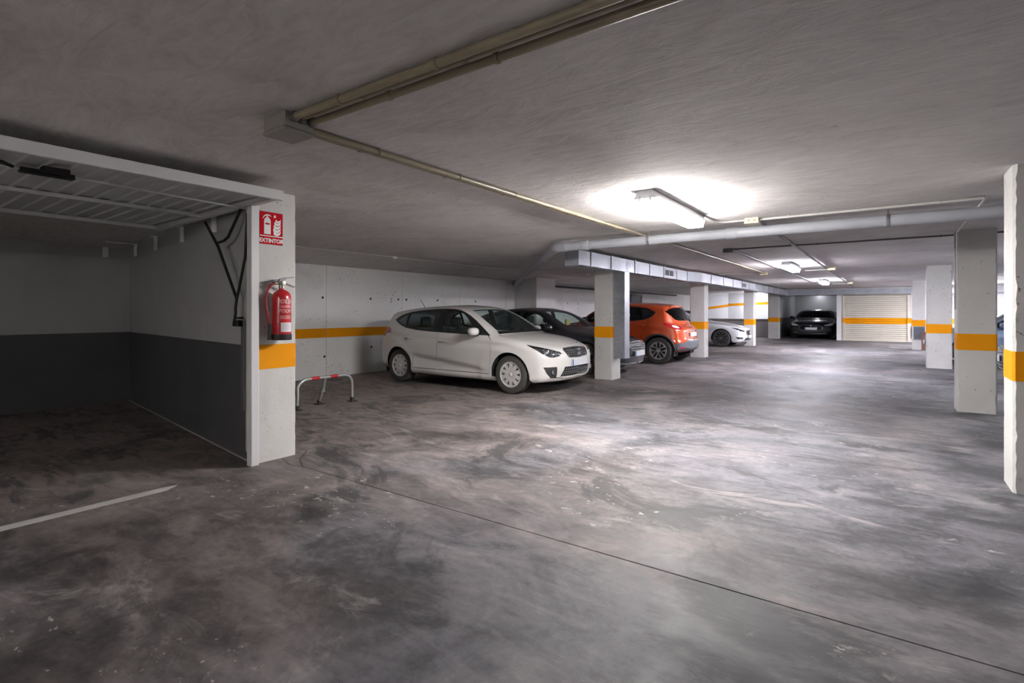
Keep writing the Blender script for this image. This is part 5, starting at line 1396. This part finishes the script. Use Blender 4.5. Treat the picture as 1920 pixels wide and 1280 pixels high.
CAPT['regions'] = [
    dict(name='side_window', view='side', poly=[(1.52,1.055,1),(2.30,1.075,1),(2.30,1.455,1),(2.0,1.43),(1.75,1.33)], mt=DGLASS, th=.005, sm=2),
    dict(name='side_window', view='side', poly=[(2.40,1.078,1),(2.95,1.105),(3.22,1.20),(3.30,1.30,1),(3.05,1.40),(2.40,1.462,1)], mt=DGLASS, th=.005, sm=1),
    dict(name='window_trim', view='side', poly=[(1.22,1.03,1),(2.3,1.055),(3.0,1.085),(3.27,1.17),(3.38,1.30,1),(3.10,1.43),(2.4,1.485),(2.0,1.465),(1.7,1.36)], mt=TRIM, th=.008, sm=1),
    dict(name='windscreen', view='top', poly=[(1.10,0),(1.12,.35),(1.22,.645,1),(1.55,.60),(1.84,.52,1),(1.80,.3),(1.78,0)], mt=GLASS, both=True, th=.005),
    dict(name='rear_window', view='rear', poly=[(0,1.43),(.45,1.41),(.60,1.385),(.74,1.32),(.62,1.19),(.55,1.12),(.40,1.09),(0,1.085)], mt=DGLASS, both=True, th=.005, sm=0),
    dict(name='lamp_clear', view='rear', poly=[(.60,.965),(.75,.985),(.76,.915),(.62,.90)], mt=mat('lamp_white', (.75,.70,.68), .15), sm=1),
    dict(name='tail_lamp', view='rear', poly=[(.50,.955),(.66,1.005),(.78,1.03),(.855,1.045),(.84,.95),(.79,.88),(.62,.865),(.52,.89)], mt=RED_LAMP, sm=1),
    dict(name='reflector', view='rear', poly=[(.52,.43),(.72,.44),(.72,.395),(.52,.385)], mt=RED_LAMP),
    dict(name='rear_bumper', mt=CLAD, both=True, uvfn=lambda h: low_band(h, [(0,.60),(.20,.60),(.40,.60),(.58,.55),(.72,.535)], [(3.93,.53),(3.88,.525)])),
    dict(name='front_door', view='side', poly=[(1.22,.36),(1.18,.65),(1.19,.93),(1.30,1.05),(1.7,1.33),(2.0,1.42),(2.35,1.45),(2.35,.36)], mt=ORANGE, seam=.005),
    dict(name='rear_door', view='side', poly=[(2.35,.36),(2.35,1.45),(2.8,1.42),(3.18,1.30),(3.20,1.0),(3.10,.80),(2.98,.62),(2.96,.36)], mt=ORANGE, seam=.005),
    dict(name='tailgate', view='rear', poly=[(0,1.455),(.5,1.43),(.68,1.33),(.66,1.15),(.47,.98),(.45,.64),(0,.63)], mt=ORANGE, both=True, seam=.004),
    dict(name='sill_cladding', view='side', poly=[(1.2,.20),(1.2,.335),(2.98,.335),(2.98,.20)], mt=CLAD),
]
def arch_trim(h, root, sp, mt, r=.026):
    for xw in (sp['xf'], sp['xr']):
        pts = [(xw - (sp['arch']+.018)*math.cos(a), sp['R'] + (sp['arch']+.018)*math.sin(a)) for a in np.linspace(-.05, math.pi+.05, 24)]
        for sg in (1, -1):
            MB().tube(h.on('side', pts, .002, sg), r, 8).build('arch_trim', mt, root, smooth=50, world=False)
def build_captur(loc, rz):
    root = thing('car', loc, 'orange crossover car with its tail to the aisle', 'car', None, rz)
    h, _ = build_car(CAPT, root, dict(paint=ORANGE, rim=mat('rim_diamond', (0.55, 0.53, 0.52), 0.3, 0.4)))
    arch_trim(h, root, CAPT, mat('arch_plastic', (0.035, 0.037, 0.042), 0.6))
    plate(h, root, 'rear', .735, off=.004)
    full_bars(h, root, 'tailgate_trim', 'rear', [[(0,.835),(.36,.835)]], .012, CHROME, .006)
    mirrors(h, root, 1.46, .86, 1.10, TRIM)
    handles(h, root, [(2.22,.93),(3.02,.97)], ORANGE)
    c = h.on('rear', [(0,.905)], .006)[0]; m = MB()            # diamond badge
    o = [(0,.055),(.042,0),(0,-.055),(-.042,0)]
    for k in range(4):
        a, b = o[k], o[(k+1) % 4]
        m.tube([(c[0], c[1]+a[0], c[2]+a[1]), (c[0], c[1]+b[0], c[2]+b[1])], .008, 6)
    m.build('badge', CHROME, root, world=False)
    m = MB(); p = h.on('rear', [(0,1.10),(.15,1.16),(.30,1.20)], .012); m.tube(p, .010, 6); m.build('rear_wiper', TRIM, root, world=False)
    p = h.on('side', [(3.55,1.50),(3.5,1.49)], 0.0)
    m = MB()                                                   # roof spoiler lip
    q = h.on('rear', densify([(0,1.462),(.48,1.44)], .06, False), .012); m.tube([(a[0], -a[1], a[2]) for a in q[::-1]] + q[1:], .02, 8)
    m.build('roof_spoiler', ORANGE, root, smooth=50, world=False)
    return h

# white coupe further along
SILVERW = paint('bright_white_paint', (0.66, 0.67, 0.70), 0.3)
MERC = dict(L=4.70, W=0.893, R=0.325, arch=0.362, xf=0.83, xr=3.59, track=1.54, tyre_w=0.225, rim=0.235,
    zwide=0.64, tumble=0.42, cabin_x=2.5, cowl=1.42, nst=56,
    top=[(0,.64),(.05,.70),(.15,.745),(.5,.82),(.9,.885),(1.35,.935),(1.44,.965),(1.8,1.16),(2.1,1.295),(2.3,1.36),(2.6,1.395),(3.0,1.38),(3.5,1.28),(3.9,1.13),(4.1,1.05),(4.3,1.01),(4.6,.99),(4.7,.95)],
    bot=[(0,.18),(.3,.16),(4.0,.18),(4.7,.26)],
    plan=[(0,.88),(.15,.93),(.5,.98),(.9,1.0),(2.4,1.0),(3.7,.99),(4.3,.94),(4.7,.88)],
    bow=[(0,.40),(.5,.24),(1.2,.22),(1.8,.16),(2.3,.10),(2.8,.0),(3.6,-.04),(4.3,-.12),(4.7,-.2)],
    rc=[(0,.05),(.4,.07),(1.3,.07),(1.5,.05),(2.2,.06),(2.6,.11),(3.6,.10),(4.2,.07),(4.7,.05)],
    crown=[(0,.02),(.3,.04),(1.3,.045),(1.5,.04),(2.2,.05),(2.7,.055),(3.7,.05),(4.2,.03),(4.7,.02)],
    belt=[(0,.82),(1.5,.90),(2.8,.93),(3.9,.97),(4.7,.98)],
    nose=[(.2,.04),(.3,.01),(.45,.0),(.58,.0),(.66,.02),(.75,.08)], tail=[(.25,.08),(.4,.0),(.6,.0),(.85,.03),(1.0,.06)],
    creases=[(1.3,.36,3.2,.50,.03,.2)], mask=spokes(10, .085, .14, .17, .2, .93))
MERC['regions'] = [
    dict(name='side_window', view='side', poly=[(1.95,.95,1),(2.9,.965,1),(3.45,1.0),(3.6,1.08,1),(3.3,1.22),(2.9,1.30),(2.5,1.29),(2.2,1.18)], mt=DGLASS, th=.005, sm=1),
    dict(name='windscreen', view='top', poly=[(1.46,0),(1.49,.35),(1.62,.63,1),(2.0,.58),(2.32,.50,1),(2.28,.3),(2.26,0)], mt=DGLASS, both=True, th=.005),
    dict(name='headlight_lens', view='front', poly=[(.46,.60),(.62,.665),(.76,.72),(.82,.73),(.79,.655),(.72,.59),(.52,.55)], mt=CLEAR, th=.006, sm=1),
    dict(name='gap', view='front', poly=[(0,.625),(.36,.61,1),(.40,.56,1),(.34,.44,1),(0,.43)], mt=PLASTIC, both=True, drop=True),
    dict(name='lower_grille', view='front', poly=[(0,.34),(.42,.34),(.50,.24),(0,.24)], mt=PLASTIC, both=True),
    dict(name='side_intake', view='front', poly=[(.58,.36),(.80,.38),(.76,.30),(.56,.29)], mt=PLASTIC),
    dict(name='front_door', view='side', poly=[(1.55,.30),(1.5,.60),(1.52,.86),(1.7,.94),(1.95,.96),(2.9,.98),(2.98,.80),(2.92,.30)], mt=SILVERW, seam=.005),
    dict(name='bonnet', view='top', poly=[(.16,0),(.22,.30),(.34,.50),(.52,.66),(.9,.72),(1.4,.74),(1.46,.64),(1.36,.35),(1.33,0)], mt=SILVERW, both=True, seam=.005),
]
def build_merc(loc, rz):
    root = thing('car', loc, 'white coupe with dark spoked wheels beyond the orange crossover', 'car', None, rz)
    h, _ = build_car(MERC, root, dict(paint=SILVERW, rim=ALLOY_DARK))
    backing(h, root, 'lamp_housing', 'front', [(.46,.60),(.62,.665),(.76,.715),(.79,.655),(.72,.59),(.52,.55)], .03, LAMP_HOUSE, False)
    headlight_guts(h, root, [(.70,.65),(.59,.61)], .03, .042)
    backing(h, root, 'grille_backing', 'front', [(0,.64),(.37,.62),(.41,.56),(.35,.43),(0,.42)], .03, mat('grille_black', (0.008,)*3, 0.6), True)
    full_bars(h, root, 'grille_bar', 'front', [[(0,.56),(.39,.56)], [(0,.49),(.36,.49)], [(0,.62),(.355,.607),(.395,.56),(.336,.445),(0,.435)]], .010, CHROME, 0)
    c = h.on('front', [(0,.53)], .012)[0]; m = MB()            # three-pointed star in a ring
    rg = lambda t, r: (c[0], c[1]+r*math.sin(t), c[2]+r*math.cos(t))
    m.tube([rg(t, .085) for t in np.linspace(0, 2*math.pi, 25)], .008, 6)
    for k in range(3): m.tube([rg(0, 0), rg(k*2*math.pi/3, .085)], [.014, .005], 6)
    m.build('badge', CHROME, root, world=False)
    plate(h, root, 'front', .38, off=.008)
    mirrors(h, root, 1.85, .86, .97, SILVERW); handles(h, root, [(2.75,.80)], SILVERW)
    return h

# black saloon inside the far garage
BLACK = paint('black_paint', (0.012, 0.013, 0.018), 0.2)
TES = dict(L=4.97, W=0.982, R=0.345, arch=0.385, xf=0.95, xr=3.91, track=1.66, tyre_w=0.24, rim=0.25,
    zwide=0.62, tumble=0.42, cabin_x=2.5, cowl=1.45, nst=56,
    top=[(0,.66),(.05,.72),(.15,.765),(.5,.85),(.9,.92),(1.35,.975),(1.5,1.01),(1.9,1.2),(2.3,1.37),(2.6,1.43),(2.9,1.445),(3.4,1.41),(4.0,1.25),(4.5,1.10),(4.8,1.04),(4.97,.98)],
    bot=[(0,.20),(.3,.17),(4.3,.18),(4.97,.28)],
    plan=[(0,.88),(.15,.93),(.5,.98),(.9,1.0),(2.4,1.0),(4.0,1.0),(4.6,.94),(4.97,.86)],
    bow=[(0,.36),(.5,.22),(1.2,.24),(1.8,.18),(2.3,.12),(2.8,.0),(3.8,-.04),(4.5,-.12),(4.97,-.2)],
    rc=[(0,.05),(.4,.07),(1.3,.07),(1.5,.05),(2.2,.06),(2.6,.11),(3.8,.12),(4.5,.07),(4.97,.05)],
    crown=[(0,.02),(.3,.05),(1.3,.06),(1.5,.05),(2.2,.05),(2.7,.055),(3.9,.05),(4.5,.03),(4.97,.02)],
    belt=[(0,.84),(1.5,.93),(2.8,.96),(4.0,1.0),(4.97,1.0)],
    nose=[(.2,.05),(.3,.02),(.45,.0),(.58,.0),(.66,.02),(.75,.08)], tail=[(.25,.08),(.4,.0),(.6,.0),(.85,.03),(1.0,.06)],
    mask=spokes(5, .06, .10, .2))
TES['regions'] = [
    dict(name='side_window', view='side', poly=[(1.95,.985,1),(3.4,1.0),(4.0,1.08,1),(3.5,1.27),(2.9,1.35),(2.5,1.32),(2.25,1.21)], mt=DGLASS, th=.005, sm=1),
    dict(name='windscreen', view='top', poly=[(1.50,0),(1.54,.35),(1.68,.70,1),(2.0,.64),(2.36,.55,1),(2.32,.3),(2.30,0)], mt=DGLASS, both=True, th=.005),
    dict(name='headlight_lens', view='front', poly=[(.50,.665),(.66,.70),(.80,.76),(.90,.80),(.90,.72),(.86,.655),(.66,.64)], mt=mat('lamp_bright', (.62,.66,.72), .2), th=.006, sm=1),
    dict(name='nose_cone', view='front', poly=[(0,.665),(.34,.655),(.46,.60),(.50,.53),(.44,.46),(.30,.42),(0,.415)], mt=mat('gloss_black', (.006,.006,.007), .12), both=True, sm=0),
    dict(name='lower_grille', view='front', poly=[(0,.33),(.45,.33),(.78,.36),(.82,.46),(.88,.50),(.88,.28),(.45,.24),(0,.24)], mt=PLASTIC, both=True),
    dict(name='bonnet', view='top', poly=[(.17,0),(.22,.30),(.34,.54),(.56,.70),(.9,.78),(1.4,.80),(1.5,.70),(1.40,.35),(1.36,0)], mt=BLACK, both=True, seam=.005),
]
def build_tesla(loc, rz):
    root = thing('car', loc, 'black saloon facing out of the open garage bay', 'car', None, rz)
    h, _ = build_car(TES, root, dict(paint=BLACK, rim=ALLOY))
    full_bars(h, root, 'nose_trim', 'front', [[(0,.668),(.34,.658),(.462,.60),(.502,.53),(.44,.458),(.30,.418),(0,.413)]], .012, CHROME, .002)
    full_bars(h, root, 'bumper_trim', 'front', [[(0,.265),(.45,.265),(.86,.30)]], .010, CHROME, .004)
    c = h.on('front', [(0,.60)], .012)[0]; m = MB(); fx = lambda u, v, d: (c[0]+d, c[1]+u, c[2]+v)
    m.prism([(-.05,.045),(.05,.045),(.045,.028),(.012,.03),(0,-.05),(-.012,.03),(-.045,.028)], fx, 0, .008)
    m.build('badge', CHROME, root, world=False)
    plate(h, root, 'front', .50, off=.014)
    mirrors(h, root, 1.95, .95, 1.02, BLACK)
    return h

# two cars in the bays on the right, seen only between the columns
BLUEP = paint('pale_blue_paint', (0.22, 0.32, 0.50), 0.3, 0.2); SILVP = paint('silver_paint', (0.36, 0.38, 0.42), 0.3, 0.4)
def side_car(loc, rz, label, pt, scale):
    sp = dict(IBIZA); sp['nst'] = 44; sp['nside'] = 20; sp['mask'] = spokes(5, .07, .10, .22)
    sp['regions'] = [dict(r, mt=pt if r['mt'] is WHITE else r['mt'], drop=False if r['name'] == 'gap' else r.get('drop', False)) for r in IBIZA['regions']]
    for r in sp['regions']:
        if r['name'] == 'gap': r['name'] = 'grille'
    root = thing('car', loc, label, 'car', None, rz)
    h, _ = build_car(sp, root, dict(paint=pt, rim=ALLOY))
    backing(h, root, 'lamp_housing', 'front', [(.415,.668),(.60,.735),(.74,.782),(.79,.73),(.75,.65),(.66,.595),(.50,.618)], .03, LAMP_HOUSE, False)
    headlight_guts(h, root, [(.69,.695),(.58,.672)], .028, .036)
    full_bars(h, root, 'grille_bar', 'front', [[(0,.70),(.35,.70)], [(0,.66),(.335,.66)], [(0,.62),(.318,.62)], [(0,.39),(.41,.39)], [(0,.33),(.44,.33)]], .008, CHROME, .004)
    plate(h, root, 'front', .505); mirrors(h, root, 1.46, .86, .985, pt)
    root.scale = (scale,)*3
    return h

# ---------------------------------------------------------------- park the cars
build_ibiza((-6.16 + 0.0, 7.70, 0), 0.0)
build_dark((-6.48, 10.75, 0), 0.0)
build_captur((-6.12, 13.82, 0), math.pi)
build_merc((-6.62, 21.52, 0), 0.0)
build_tesla((-3.03, 31.55, 0), -math.pi/2)
side_car((2.84, 18.1, 0), math.pi, 'pale blue car half hidden behind the columns on the right', BLUEP, 1.0)
side_car((3.63, 12.70, 0), math.pi, 'silver car glimpsed between the two nearest right columns', SILVP, 1.0)
